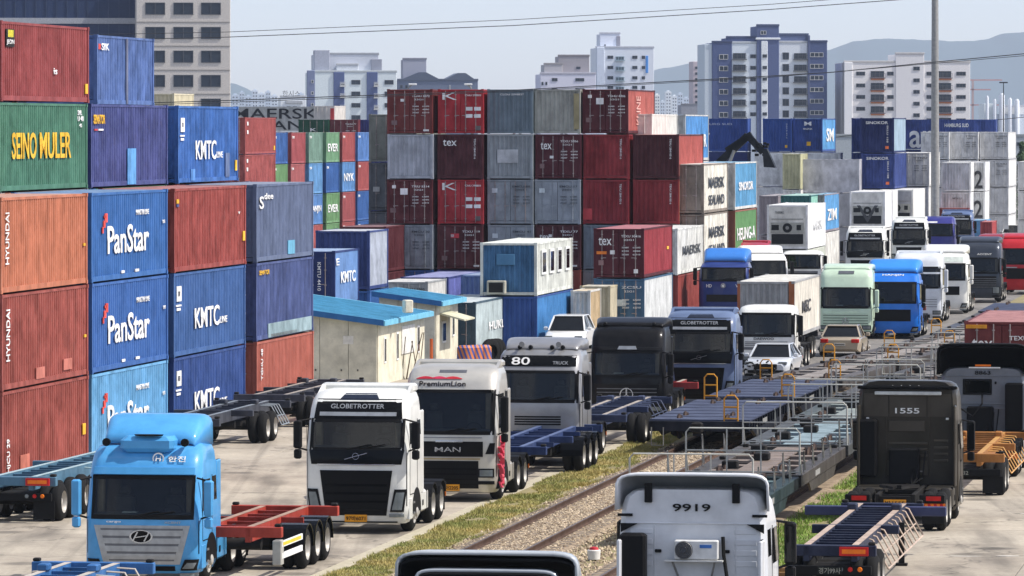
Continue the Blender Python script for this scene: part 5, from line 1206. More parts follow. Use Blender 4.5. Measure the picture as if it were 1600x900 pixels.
# boxes carried by trucks
def on_truck(px, Y, label, col, end, deco, z=1.3, L=12.19, H=2.6, **kw):
    W = kw.pop('W', CW); x = wx(px, Y) + W / 2 * math.cos(RZ); y = Y + W / 2 * math.sin(RZ)
    trailer(px + W * F / Y / 2, Y + .3, L - .6, "dark trailer under the " + kw.pop('short'), (50, 50, 54), axles=(L - 3.2, L - 1.9), lattice=False, gn=False, rear_lights=False, z=z - .12, W=2.5, group="trailers carrying containers")
    return container((x, y, z), RZ, col, end, deco, label, W, L, H, group=None, **kw)
on_truck(1152, 243.5, "rusty grey ribbed container riding behind the DAEWOO cab", ((226, 220, 204), (160, 160, 158)), 'p', [('Q', "rust_edge", .0, .05, .0, 1, (150, 84, 50)), ('Q', "rust_edge", .9, 1.0, .0, 1, (150, 88, 52)), ('S', "MSC", .3, .62, .4, .62, (60, 60, 64), .03)], short="rusty grey ribbed container", z=1.3, H=2.62, W=2.6)
on_truck(1465, 468, "red container carried by the distant slate blue truck", ((162, 62, 54), (120, 36, 38)), 'd', [], short="distant red container")
on_truck(1507, 193, "maroon tex container on a trailer at the right edge", ((150, 60, 56), (104, 34, 34)), 'd', [('F', "tex", .1, .38, .6, .76, W_, .012), ('F', "TEXU 2", .6, .94, .74, .8, W_)] + [('Q', "hazard_label", .02, .3, .9, .95, (220, 150, 40))], short="maroon tex container at the right edge", H=2.62)
stack("pair in front of the far white row", 445, [("pale blue short container", (80, 150, 200), 'p', [])], px=1506, h=2.6, L=6, fine=False) if False else None
container((wx(1530, 463), 463, .03), RZ, ((90, 150, 200), (90, 150, 200)), 'p', [('S', "N", .2, .8, .4, .6, W_)], "sky blue container standing right of the carried red one", H=3.9 if False else 2.9, L=6.06, W=1.2)
container((wx(1541, 455), 455, .03), RZ, (186, 70, 70), 'p', [], "bright red container behind the dark grey truck", H=2.9, L=6.06, W=1.0)
# ------------------------------------------------------------------ rail wagons
WAGC = {}
def bogie(r, y, w):
    b = MB()
    for s in (-1, 1):
        b.prism([(y - 1.15, .5), (y - .9, .38), (y - .3, .3), (y + .3, .3), (y + .9, .38), (y + 1.15, .5), (y + .9, .62), (y - .9, .62)], s * .98 - .07, s * .98 + .07)
        for d in (-.85, .85): b.bbox(s * .98 - .1, y + d - .14, .38, s * .98 + .1, y + d + .14, .66, .03)
    b.box(-.98, y - .2, .42, .98, y + .2, .6)
    o = b.build("bogie", DIM, r)
    for d in (-.85, .85):
        MB().tube([(-.9, y + d, .66), (.9, y + d, .66)], .07, 8).lathe([(-.86, .4), (-.8, .43), (-.74, .38), (-.72, .38)], (0, y + d, .66)).lathe([(.72, .38), (.74, .38), (.8, .43), (.86, .4)], (0, y + d, .66)).build("wheelset", flat((62, 50, 44), .6, .4), o)
def hoop(r, x, y, z, h=1.0, w=.45):
    h *= .9
    m = MB(); m.tube([(x - w / 2, y, z - .25), (x - w / 2, y, z + h - .12), (x - w / 2 + .1, y, z + h), (x + w / 2 - .1, y, z + h), (x + w / 2, y, z + h - .12), (x + w / 2, y, z - .25)], .027, 6)
    m.tube([(x - w / 2, y, z + h * .55), (x + w / 2, y, z + h * .55)], .03, 5)
    if h > .8: m.tube([(x - w / 2, y, z + h * .1), (x + w / 2, y, z + h * .1)], .03, 5)
    m.build("grab_hoop", paint((214, 150, 44), .5, .3), r)
def railing(r, y, z, w, h=1.3):
    m = MB(); a = w / 2
    m.tube([(-a, y, z), (-a, y, z + h - .12), (-a + .1, y, z + h), (a - .1, y, z + h), (a, y, z + h - .12), (a, y, z)], .026, 6)
    m.tube([(-a, y, z + h * .52), (a, y, z + h * .52)], .022, 5); m.tube([(-a, y, z + .08), (a, y, z + .08)], .022, 5)
    for x in (-a * .28, a * .32): m.tube([(x, y, z), (x, y, z + h)], .022, 5)
    m.tube([(-a, y, z + h * .5), (-a, y + .55, z)], .02, 5); m.tube([(a, y, z + h * .5), (a, y + .55, z)], .02, 5)
    m.build("end_railing", paint((180, 180, 172), .5, .3), r)
def wagon(X, Y, L, label, col, full=False, rail=None, hoops=(), W=3.3, z=1.12, deckc=None, side_ribs=True, far=False, group="flat rail wagons on the two tracks"):
    r = thing("flat_wagon", label, "rail wagon", (X, Y, .24), WYAW(Y), group)
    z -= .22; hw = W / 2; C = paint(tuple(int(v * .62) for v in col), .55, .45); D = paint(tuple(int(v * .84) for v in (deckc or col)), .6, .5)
    for s in (-1, 1):
        m = MB()
        if full: m.prism([(0, z - .02), (L, z - .02), (L, z - .34), (L - 1.6, z - .34), (L - 2.8, z - .62), (2.8, z - .62), (1.6, z - .34), (0, z - .34)], s * (hw - .12) - .05, s * (hw - .12) + .05)
        else: m.bbox(s * (hw - .24) - .24, 0, z - .34, s * (hw - .24) + .24, L, z, .015); m.prism([(2.6, z - .34), (L - 2.6, z - .34), (L - 3.4, z - .66), (3.4, z - .66)], s * (hw - .06) - .04, s * (hw - .06) + .02)
        m.build("side_sill", C, r)
        if side_ribs and not far:
            for i in range(1, int(L / .8)):
                y = i * .8; MB().box(s * (hw - .03) - .03, y, z - .34, s * (hw - .03) + .03, y + .07, z - .05).build("side_rib", C, r)
    MB().bbox(-.22, .1, z - .5, .22, L - .1, z - .06, .02).build("centre_sill", C, r)
    for y in (0, L - .22): MB().bbox(-hw, y, z - .34, hw, y + .22, z + .003, .015).build("end_beam", C, r)
    if full:
        n = 14
        for i in range(n):
            a = .23 + i * (L - .46) / n; b = a + (L - .46) / n - .02
            MB().box(-hw, a, z - .01, hw, b, z + .045 - .012 * (i % 2)).build("deck_plate", D, r)
    else:
        for i, y in enumerate([L * q for q in (.16, .33, .5, .67, .84)]):
            MB().bbox(-hw + .3, y - .28, z - .2, hw - .3, y + .28, z - .004, .01).build("deck_bolster", D, r)
        n = int(L / .62)
        for i in range(1, n):
            y = i * L / n; MB().box(-hw + .3, y, z - .22, hw - .3, y + .09, z - .08).build("cross_bearer", C, r)
        MB().box(-.42, .25, z - .05, .42, L - .25, z - .012).build("centre_plate", D, r)
        for s in (-1, 1):
            for y in (.5, L * .5, L - .6): MB().bbox(s * (hw - .3) - .09, y, z + .0, s * (hw - .3) + .09, y + .2, z + .1, .02).build("container_pin", DIM, r)
    for y in (2.1, L - 2.1): bogie(r, y, W)
    for y, d in ((-.0, -1), (L, 1)):
        MB().bbox(-.13, y + (-.5 if d < 0 else 0), .55, .13, y + (.5 if d > 0 else 0), .85, .04).bbox(-.2, y + (-.62 if d < 0 else .4), .52, .2, y + (-.4 if d < 0 else .62), .9, .06).build("coupler", DIM, r)
    if not far:
        m = MB(); m.tube([(-hw + .1, -.1, z - .2), (-hw + .1, -.1, .1), (-hw + .5, -.1, .1), (-hw + .5, -.1, z - .2)], .025, 5); m.build("step_iron", STEEL, r)
        m = MB(); m.bbox(-.9, L * .42, .35, -.3, L * .52, .75, .04); m.lathe([(L * .56, .16), (L * .66, .16)], (.6, 0, .55), 'y', 12); m.build("brake_gear", DIM, r)
        MB().box(hw + .001, L * .3, z - .28, hw + .006, L * .3 + 1.4, z - .12).build("marking_plate", flat((150, 150, 146)), r)
    if rail: railing(r, .08, z, min(W, rail) - .1)
    if rail and not full:
        if Y > 164: railing(r, L - .1, z, min(W, rail) - .1, 1.2)
        SW = paint((176, 176, 170), .5, .35)
        for s in (-1, 1):
            for i in range(5):
                y = 1.6 + i * (L - 3.4) / 4 + random.uniform(-.3, .3)
                if s > 0 or i % 2: MB().tube([(s * (hw - .06), y, z - .3), (s * (hw - .06), y, z + random.choice((.35, .6, .9))), (s * (hw - .06), y + .4, z + .05)], .024, 5).build("stake", SW, r)
        MB().lathe([(-.015, .13), (-.015, .16), (.015, .16), (.015, .13), (-.015, .13)], (hw - .5, -.02, z + .2), 'y', 14, cap=False).build("hand_brake_wheel", STEEL, r)
        for i in range(3):
            y = L * (.2 + .28 * i); MB().bbox(-.9 + .5 * (i % 2), y, z, -.45 + .5 * (i % 2), y + .5, z + .22, .03).build("lock_box", DIM, r)
    for x, y, h in hoops: hoop(r, x, y, z, h)
    return r
blue = (34, 42, 62); bdk = (64, 72, 98)
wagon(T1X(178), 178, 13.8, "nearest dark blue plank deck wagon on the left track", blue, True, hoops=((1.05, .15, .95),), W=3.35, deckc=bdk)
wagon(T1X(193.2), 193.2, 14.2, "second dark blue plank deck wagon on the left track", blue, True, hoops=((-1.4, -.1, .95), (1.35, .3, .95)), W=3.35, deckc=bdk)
T1 = [((118, 110, 104), "grey skeleton wagon behind the blue decks"), ((110, 100, 94), "rusty grey skeleton wagon fourth on the left track"), ((124, 118, 114), "pale grey skeleton wagon fifth on the left track"), ((92, 98, 112), "blue grey skeleton wagon sixth on the left track"), ((112, 106, 102), "grey skeleton wagon seventh on the left track"), ((76, 88, 122), "bluish deck wagon eighth on the left track")]
for i, (c, lb) in enumerate(T1):
    Y = 208.4 + i * 15.0
    wagon(T1X(Y), Y, 14.1, lb, c, i == 5, hoops=((-1.35, -.05, .8), (1.3, .2, .8)) if i < 4 else (), deckc=(150, 142, 134) if i < 5 else bdk, far=True)
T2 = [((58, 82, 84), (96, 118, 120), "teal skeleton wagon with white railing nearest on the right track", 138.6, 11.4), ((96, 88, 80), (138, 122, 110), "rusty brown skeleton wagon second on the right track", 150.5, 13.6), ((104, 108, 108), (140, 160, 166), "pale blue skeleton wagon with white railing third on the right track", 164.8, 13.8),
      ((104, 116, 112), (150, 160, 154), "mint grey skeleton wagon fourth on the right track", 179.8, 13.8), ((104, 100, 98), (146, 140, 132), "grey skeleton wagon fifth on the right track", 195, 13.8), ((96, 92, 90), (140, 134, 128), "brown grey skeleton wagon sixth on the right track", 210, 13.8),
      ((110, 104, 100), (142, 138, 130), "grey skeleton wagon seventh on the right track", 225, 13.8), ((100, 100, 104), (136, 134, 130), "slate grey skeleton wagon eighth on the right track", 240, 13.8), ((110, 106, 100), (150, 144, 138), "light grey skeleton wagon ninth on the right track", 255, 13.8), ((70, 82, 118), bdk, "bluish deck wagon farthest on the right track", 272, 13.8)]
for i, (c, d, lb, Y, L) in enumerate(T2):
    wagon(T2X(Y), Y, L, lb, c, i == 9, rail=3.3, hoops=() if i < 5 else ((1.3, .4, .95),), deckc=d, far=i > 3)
# ------------------------------------------------------------------ cars
def car(px, p, label, col, kind, rear=False, dyaw=0, cat="car"):
    Y = F / p; r = thing("parked_car", label, cat, (wx(px, Y), Y, .02), RZ + dyaw + (math.pi if rear else 0))
    if rear: r.location.x += UX * 4.6; r.location.y += UY * 4.6
    C = paint(col, .28, .08, coat=.6, streak=False)
    suv = kind == 'suv'; zr = 1.68 if suv else 1.45; zb = .98 if suv else .9; hw = 1.02
    # lower body by stations: y, half width, belt z
    st = [(0, .78, .62, .35), (.06, .88, .68, .25), (.25, .97, .78, .2), (.9, hw, .9 if suv else .82, .2), (1.4, hw, zb, .2), (3.6, hw, zb + .02, .2), (4.2, hw - .02, zb + .02, .22), (4.5, .95, zb, .25), (4.62, .86, zb - .12, .36)]
    vs = []; fs = []
    for y, w_, zt, z0 in st:
        vs += [(-w_ * .96, y, z0), (-w_, y, (z0 + zt) / 2), (-w_ * .97, y, zt - .08), (-w_ * .86, y, zt), (w_ * .86, y, zt), (w_ * .97, y, zt - .08), (w_, y, (z0 + zt) / 2), (w_ * .96, y, z0)]
    for i in range(len(st) - 1):
        for k in range(8): fs.append((i * 8 + k, i * 8 + (k + 1) % 8, i * 8 + 8 + (k + 1) % 8, i * 8 + 8 + k))
    fs += [tuple(range(8)), tuple(reversed(range(len(vs) - 8, len(vs))))]
    m = MB(); m.add(vs, fs, True); m.build("body", C, r)
    a0, a1, b0, b1 = (1.15, 1.95, 3.7, 4.35) if suv else (1.3, 2.1, 3.3, 4.0)
    g_ = [(-.86, a0, zb - .02), (.86, a0, zb - .02), (.9, b1, zb), (-.9, b1, zb), (-.68, a1, zr - .04), (.68, a1, zr - .04), (.68, b0, zr - .04), (-.68, b0, zr - .04)]
    MB().add(g_, [(0, 3, 2, 1), (4, 5, 6, 7), (0, 1, 5, 4), (1, 2, 6, 5), (2, 3, 7, 6), (3, 0, 4, 7)]).build("windows", GL, r)
    MB().bbox(-.74, a1 - .08, zr - .06, .74, b0 + .1, zr, .03).build("roof", C, r)
    for s in (-1, 1):
        for (p0, p1) in (((s * .885, a0, zb - .01), (s * .71, a1 - .02, zr - .03)), ((s * .92, b1, zb), (s * .71, b0 + .02, zr - .03)), ((s * .92, 2.75, zb), (s * .73, 2.75, zr - .03))): MB().bar(p0, p1, .07, .05).build("pillar", C, r)
        MB().bbox(s * 1.08 - .1, a0 + .25, zb - .02, s * 1.08 + .1, a0 + .42, zb + .15, .03).build("mirror", C, r)
        for y in (.85, 3.75): wheel(r, s * .86, y, .24 if False else .34, .34, .66)
        x = sorted((s * .55, s * .92))
        MB().bbox(x[0], -.02 + .05, .62, x[1], .3, .74, .02).build("headlight", LAMP, r)
        MB().bbox(x[0], 4.4, .66, x[1], 4.66, .84, .02).build("tail_lamp", REDL, r)
    MB().bbox(-.5, -.03, .4, .5, .1, .64, .02).build("grille", BLK, r)
    MB().bbox(-.78, -.04, .26, .78, .12, .38, .02).build("front_bumper", BLK, r)
    pl = MB().box(-.26, 4.63, .52, .26, 4.66, .64).build("number_plate", flat((220, 220, 214)), r)
    MB().box(-.24, 4.661, .54, .24, 4.663, .62).build("plate_print", flat((120, 120, 118)), pl)
    return r
car(880, 32.2, "white sports utility car parked behind the number 80 truck", (222, 222, 220), 'suv')
r = car(1196, 36.2, "silver car with crumpled front standing before the DAEWOO truck", (196, 200, 204), 'sedan', dyaw=-.05)
m = MB()
for i in range(26): 
    x = random.uniform(-.9, .5); z = random.uniform(.25, .8); m.bar((x, -.05, z), (x + random.uniform(-.2, .2), -.16, z + random.uniform(-.12, .12)), .05)
m.build("crumpled_front", BLK, r)
car(1312, 33, "silver gold sedan seen from behind in front of the pale green truck", (160, 150, 134), 'sedan', rear=True)
car(1580, 16.6, "distant white car at the far right behind the red truck", (216, 216, 212), 'suv')
# ------------------------------------------------------------------ sheds and small things
def shed(px, Y, w, L, h, label, back=.15):
    c, s = math.cos(RZ), math.sin(RZ); x = wx(px, Y)
    r = thing("site_shed", label, "shed", (x - w / 2 * c, Y - w / 2 * s, 0), RZ)
    CR = paint((208, 202, 180), .75, .34, streak=False)
    k = max(3, int(w / 1.2))
    for i in range(k):
        a = -w / 2 + i * w / k
        MB().prism([(a + .01, 0), (a + w / k - .01, 0), (a + w / k - .01, h + .08 + .13 * (w / 2 - a - w / k)), (a + .01, h + .08 + .13 * (w / 2 - a))], 0, .08, 'y').build("wall_panel", CR, r)
    for i in range(int(L / 1.2)):
        a = .09 + i * (L - .09) / int(L / 1.2); b = a + (L - .09) / int(L / 1.2)
        for sd in (-1, 1): MB().bbox(sd * w / 2 - .04, a + .01, 0, sd * w / 2 + .04, b - .01, h + .1 + (.13 * w - .06 if sd < 0 else -.1), .01).build("wall_panel", CR, r)
    MB().box(-w / 2, L - .05, 0, w / 2, L, h).build("rear_wall", CR, r)
    rc = paint((104, 168, 194), .6, .34, streak=False); rd = paint((44, 104, 160), .5, .3)
    xl, xr = -w / 2 - .3, w / 2 + .35; zl, zr_ = h + .13 * w + .12, h + .02       # single pitch, draining to the right
    rf = MB().prism([(xl, zl), (xr, zr_), (xr, zr_ + .12), (xl, zl + .12)], -.35, L + .3, 'y').build("roof", rc, r)
    for i in range(int((L + .5) / .6)):
        y_ = -.3 + i * .6; MB().prism([(xl, zl + .12), (xr, zr_ + .12), (xr, zr_ + .15), (xl, zl + .15)], y_, y_ + .06, 'y').build("roof_rib", rc, rf)
    MB().prism([(xl, zl - .1), (xr, zr_ - .1), (xr, zr_ + .14), (xl, zl + .14)], -.39, -.351, 'y').build("fascia", rd, rf)
    MB().box(xr + .002, -.38, zr_ - .1, xr + .06, L + .3, zr_ + .11).build("gutter", paint((110, 178, 204), .5, .3), rf)
    return r
r = shed(589, 226, 4.9, 11.6, 2.62, "cream panel shed with sky blue sloping roof beside the salmon container")
DG = flat((96, 92, 84))
for y, z0, z1, l in ((1.4, .9, 2.0, .5), (4.4, .9, 2.1, .5), (9.6, 1.0, 2.2, .6)):
    f_ = MB().box(2.44, y, z0, 2.52, y + l, z1).build("window", WHITE, r); MB().box(2.515, y + .08, z0 + .08, 2.53, y + l - .08, z1 - .08).build("pane", GL, f_)
MB().box(2.47, 5.6, 1.1, 2.54, 8.8, 2.3).build("white_banner", flat((226, 224, 216)), r)
MB().box(1.0, -.02, 1.75, 1.45, .0, 2.1).build("notice_board", flat((226, 222, 210)), r)
for x in (-.2, .9, 1.6): MB().bbox(x, -.03, .62, x + .06, .0, .7, .005).build("bolt_head", DG, r)
tag(MB().bbox(-.18, -.25, 0, .18, .25, .55, .04).build("roof_speaker", flat((210, 206, 188)), None, (wx(637, 229), 229, 2.98), (0, 0, .3)), "small beige box standing on the nearer blue shed roof", "speaker")
r = shed(680, 247, 2.6, 6.2, 2.75, "smaller cream shed with sky blue roof and awning right of the first")
aw = MB().prism([(1.3, 2.25), (2.5, 1.95), (2.5, 2.02), (1.3, 2.34)], 1.0, 4.0, 'y').build("awning", paint((190, 186, 160), .6, .4), r)
f_ = MB().box(1.29, 1.6, .9, 1.38, 2.6, 1.9).build("window", WHITE, r); MB().box(1.375, 1.7, 1.0, 1.39, 2.5, 1.8).build("pane", GL, f_)
f_ = MB().box(1.29, 4.4, 1.1, 1.38, 5.0, 2.1).build("window", WHITE, r); MB().box(1.375, 4.5, 1.2, 1.39, 4.9, 2.0).build("pane", GL, f_)
rr = MB(); 
for i in range(9): rr.tube([(random.uniform(-.4, .4), random.uniform(-.4, .4), 0), (random.uniform(-.9, .9), random.uniform(-.9, .9), random.uniform(1.0, 2.2))], .02, 4)
tag(rr.build("bare_shrub", flat((92, 76, 58)), None, (wx(640, 232), 232, 0)), "bundle of bare dark sticks leaning by the nearer shed wall", "sticks")
hp = MB().tube([(0, 0, 0), (0, 0, 1.6)], .07, 8); o = tag(hp.build("striped_post", flat((190, 90, 40)), None, (wx(674, 236), 236, 0)), "orange post standing between the two cream sheds", "post")
# striped drums and tyre
def stripe_mat():
    m, t, b = new_mat("striped_tarp"); L = t.links.new
    tc = N(t, 'ShaderNodeTexCoord'); mp = N(t, 'ShaderNodeMapping'); mp.inputs['Rotation'].default_value = (0, .35, 0)
    wv = N(t, 'ShaderNodeTexWave'); wv.inputs['Scale'].default_value = 1.7; wv.inputs['Distortion'].default_value = .6
    r = N(t, 'ShaderNodeValToRGB'); r.color_ramp.interpolation = 'CONSTANT'; e = r.color_ramp.elements
    e[0].color = (*lin((70, 76, 140)), 1); e[1].position = .5; e[1].color = (*lin((206, 120, 60)), 1)
    L(tc.outputs['Object'], mp.inputs[0]); L(mp.outputs[0], wv.inputs[0]); L(wv.outputs[1], r.inputs[0]); L(r.outputs[0], b.inputs[0]); b.inputs['Roughness'].default_value = .6
    return m
SM = stripe_mat()
for i, (dx, l) in enumerate(((728, "left drum wrapped in blue and orange striped sheet"), (741, "middle drum wrapped in blue and orange striped sheet"), (754, "right drum wrapped in blue and orange striped sheet"))):
    tag(MB().lathe([(0, .2), (0, .42), (.9, .4), (1.0, .3)], axis='z', n=16).build("striped_drum", SM, None, (wx(dx, 243.5) , 243.5 + i * .3, 0)), l, "drum", "striped drums behind the silver trucks")
for i in range(3):
    o = tag(MB().lathe([(-.15, .34), (-.15, .52), (-.1, .6), (.1, .6), (.15, .52), (.15, .34), (-.15, .34)], axis='y', n=22, cap=False).build("loose_tyre", RUB, None, (wx(766 + i * 5, 246), 246 + i * .3, .6), (0, 0, .9)), ("nearest", "middle", "farthest")[i] + " of three loose tyres leaning beside the striped drums", "tyre", "loose tyres by the drums")
for i in range(6): MB().box(-.02, -.0, 0, .02, .01, .02)
# white bucket with red lid beside the ballast
bk = thing("plastic_bucket", "white bucket with red lid on dry grass left of the 9919 cab", "bucket", (wx(928, 134.5), 134.5, .06))
MB().lathe([(0, .1), (0, .15), (.22, .17), (.24, .15)], axis='z', n=16).build("bucket_body", flat((222, 220, 214)), bk)
MB().lathe([(.235, .0), (.235, .12), (.3, .1), (.32, 0)], axis='z', n=16, cap=False).build("lid", flat((190, 40, 50)), bk)
# timber and rubbish at the trailer's corner
for i in range(7):
    tag(MB().bbox(-.9, -.06, 0, .9, .06, .09, .01).build("timber_plank", flat(random.choice(((176, 140, 76), (196, 164, 92), (140, 108, 70)))), None, (wx(1222, 129) + random.uniform(-.3, .3), 128.3 + i * .14, .05 + .1 * (i % 3)), (random.uniform(-.03, .03), 0, random.uniform(-.25, .35))), ("first", "second", "third", "fourth", "fifth", "sixth", "seventh")[i] + " yellowish plank from the front in the heap beside the 9919 cab", "plank", "planks heaped beside the 9919 cab")
# ------------------------------------------------------------------ reach stacker
rs = thing("reach_stacker", "dark reach stacker boom rising above the white boxes", "reach stacker", (wx(1128, 400), 400, 0), RZ)
DKG = paint((22, 26, 32), .5, .3); K = 400 / F
def rp(px, py): return ((px - 1139) * K, wz(py, 403))
MB().bbox(-1.9, 0, .7, 1.9, 6.5, 2.4, .2).build("machine_body", DKG, rs)
MB().bbox(-.8, 2.2, 2.4, .8, 4.0, 4.2, .15).build("operator_cab", GL, rs)
for s in (-1, 1):
    for y in (.9, 5.6): wheel(rs, s * 1.7, y, .64, .85, 1.65)
a, b, c_, d = rp(1108, 258), rp(1172, 212), rp(1196, 238), rp(1214, 262)
MB().bar((a[0] - .8, 3.4, 3.0), (a[0], 3.4, a[1] - .6), .6, .9, (0, 1, 0)).build("boom_foot", DKG, rs)
MB().bar((a[0] - .6, 3.4, a[1] - 1.2), (b[0], 3.4, b[1]), .55, .6, (0, 1, 0)).build("boom", DKG, rs)
MB().bar((b[0] - 1.6, 3.4, b[1] - 1.15), (b[0] + .3, 3.4, b[1] + .1), .5, .6, (0, 1, 0)).build("inner_boom", DKG, rs)
MB().bar((b[0], 3.4, b[1]), (c_[0], 3.4, c_[1]), .5, .5, (0, 1, 0)).build("boom_head", DKG, rs)
m = MB()
for i in range(14):
    x = c_[0] + random.uniform(-.9, .2); z = c_[1] + random.uniform(-.3, .6); m.bbox(x, 3.1 + random.random() * .6, z, x + .25, 3.9, z + .18, .03)
m.build("rotator", BLK, rs)
MB().prism([(c_[0] + .0, c_[1] + .2), (c_[0] + .3, c_[1] + .3), (d[0], d[1] + .25), (d[0] + .1, d[1]), (c_[0] + .1, d[1] + .05)], 2.9, 4.0, 'y').build("spreader", DKG, rs)
MB().tube([(a[0] + 1.0, 3.1, a[1] - 1.5), (b[0] - 1.0, 3.1, b[1] - 1.1)], .13, 8).build("lift_cylinder", STEEL, rs)
# ------------------------------------------------------------------ pole, wires, lamps
pl = thing("light_mast", "tall grey steel mast rising between the far containers and orange banded flats", "light pole", (wx(1461, 430), 430, 0))
MB().lathe([(0, .36), (12, .31), (28, .24)], axis='z', n=18).build("pole", flat((150, 150, 148), .5, .2), pl)
MB().bbox(-1.6, -.25, 27.6, 1.6, .25, 28.2, .05).build("lamp_head", STEEL, pl)
MB().lathe([(0, .55), (.08, .55), (.09, .4), (.4, .38)], axis='z', n=14).build("base_flange", STEEL, pl)
WM = flat((58, 60, 64), .6)
def wire(pts, label, Y=300, r=.022, sag=0):
    q = []
    for (x0, y0), (x1, y1) in zip(pts, pts[1:]):
        for i in range(10):
            t = i / 10; q.append((wx(x0 + (x1 - x0) * t, Y), Y, wz(y0 + (y1 - y0) * t, Y)))
    q.append((wx(pts[-1][0], Y), Y, wz(pts[-1][1], Y)))
    tag(MB().tube(q, r, 5).build("overhead_wire", WM), label, "wire", "overhead wires across the sky")
wire([(-260, 72), (355, 58), (800, 40), (1200, 15), (1412, -1), (1900, -45)], "lower of the two long wires crossing high over the yard", 300)
wire([(-260, 62), (355, 50), (800, 31), (1200, 7), (1290, 0), (1900, -60)], "upper of the two long wires crossing high over the yard", 304, .017)
wire([(-260, 176), (355, 157), (800, 141), (1200, 119), (1300, 113), (1460, 97), (1600, 84), (1900, 55)], "wire crossing low in front of the apartment blocks", 302, .026)
wire([(-260, 178), (355, 160), (800, 143), (1200, 121), (1460, 99), (1600, 87), (1900, 59)], "twin wire just under the one before the apartment blocks", 303, .018)
wire([(1300, 215), (1440, 198), (1550, 188), (1600, 183), (1900, 160)], "short wire at right above the factory silos", 620, .04)
for px, l in ((636, "left"), (738, "right")):
    t = thing("street_lamp", "white curved street lamp at the " + l + " above the block's red boxes", "street lamp", (wx(px, 560), 560, 0), 0, "street lamps behind the central block")
    zt = wz(132, 560); s = 1 if l == "left" else -1
    MB().tube([(0, 0, 0), (0, 0, zt - .8), (.15 * s, 0, zt - .3), (.6 * s, 0, zt)], .09, 6).build("pole", STEEL, t)
    MB().bbox(.5 * s - .35, -.2, zt - .08, .5 * s + .5, .2, zt + .1, .04).build("lamp_head", WHITE, t)
t = thing("lattice_aerial", "thin dark mast in front of the factory silos at right", "mast", (wx(1568, 640), 640, 0))
MB().lathe([(0, .12), (wz(128, 640), .05)], axis='z', n=6).build("pole", WM, t); MB().bbox(-.5, -.05, wz(130, 640), .5, .05, wz(128, 640), .02).build("crossbar", WM, t)
# ------------------------------------------------------------------ tall buildings
def win_mesh(w_, h_, fr, gl, nx=2, bal=0):
    key = ('win', round(w_, 2), round(h_, 2), fr.name, nx, bal)
    if key in CACHE: return CACHE[key]
    a = MB(); f_ = .1
    a.box(-w_ / 2, -.06, 0, w_ / 2, .1, f_); a.box(-w_ / 2, -.06, h_ - f_, w_ / 2, .1, h_)
    for i in range(nx + 1):
        x = -w_ / 2 + i * (w_ - f_) / nx; a.box(x, -.055, f_, x + f_, .1, h_ - f_)
    n = len(a.f); a.box(-w_ / 2 + .02, .02, .02, w_ / 2 - .02, .08, h_ - .02)
    if bal:
        k = len(a.f)
        a.box(-w_ / 2 - .2, -.9, -.25, w_ / 2 + .2, -.02, -.05)
        for i in range(9): a.box(-w_ / 2 - .15 + i * (w_ + .25) / 8, -.88, -.05, -w_ / 2 - .1 + i * (w_ + .25) / 8, -.83, .85)
        a.box(-w_ / 2 - .2, -.9, .85, w_ / 2 + .2, -.8, .93)
    me = a.mesh("window", [fr, gl])
    for i, p_ in enumerate(me.polygons): p_.material_index = 1 if n <= i < n + 6 else 0
    CACHE[key] = me; return me
FRW = flat((206, 206, 204)); FRD = flat((86, 90, 98)); GLB = flat((52, 62, 76), .15, name="window_glass")
def building(name, label, p, blocks, wins, cat="building"):
    """blocks: (px0, px1, ytop, colour, front offset m, depth m); wins: (list of (px0, px1), list of (y0, y1), frame, panes, balcony, block front offset)"""
    Y = F / p; xs = [b[0] for b in blocks] + [b[1] for b in blocks]; cx = (min(xs) + max(xs)) / 2
    r = thing(name, label, cat, (wx(cx, Y), Y, 0), rad(5))
    for b in blocks:
        z0 = wz(b[6], Y) if len(b) > 6 else 0
        m = MB().bbox((b[0] - cx) / p, -b[4], z0, (b[1] - cx) / p, -b[4] + b[5], wz(b[2], Y), .08)
        m.build("wall_block", flat(tuple(min(238, int(c * 1.12)) for c in b[3]), .8), r)
        if b[1] - b[0] > 25 and len(b) < 7: MB().bbox((b[0] - cx) / p - .1, -b[4] - .1, wz(b[2], Y) - .02, (b[1] - cx) / p + .1, -b[4] + .5, wz(b[2], Y) + .5, .05).build("parapet", flat(tuple(int(c * .93) for c in b[3]), .8), r)
    for cols, rows, fr, nx, bal, off in wins:
        for x0, x1 in cols:
            for y0, y1 in rows:
                me = win_mesh((x1 - x0) / p, (y1 - y0) / p, fr, GLB, nx, bal)
                obj("balcony_window" if bal else "window", me, parent=r, loc=(((x0 + x1) / 2 - cx) / p, -off - .05, wz(y1, Y)))
    return r
CO = (184, 179, 172)
r = building("office_building", "grey beige office tower with rows of square dark windows at left", 9.6,
    [(213, 360, -70, CO, 0, 26)],
    [([(227, 258), (271, 302), (314, 345)], [(y, y + 19) for y in (-34, 4, 42, 79, 117, 154)], FRD, 2, 0, 0)])
for i in range(7):
    MB().box(-7.6, -.06, wz(34 + i * 37.5, 875), 7.6, -.0, wz(34.8 + i * 37.5, 875)).build("floor_groove", flat((120, 116, 110)), r)
r = building("office_wing", "dark blue glazed office wing behind the topmost red container", 9.5, [(-60, 212, -72, (40, 54, 84), 0, 20)], [], "building")
for y0, y1, c in ((28, 37, (168, 170, 176)), (-20, -12, (168, 170, 176))):
    MB().box(-14.3, -.25, wz(y1, 884), 14.3, -.0, wz(y0, 884)).build("spandrel_band", flat(c), r)
for i in range(17): MB().box(-14 + i * 1.7, -.12, 0, -13.92 + i * 1.7, -.0, 40).build("mullion", flat((60, 76, 108)), r)
WT, NV, LG_ = (196, 204, 206), (72, 84, 122), (176, 182, 190)
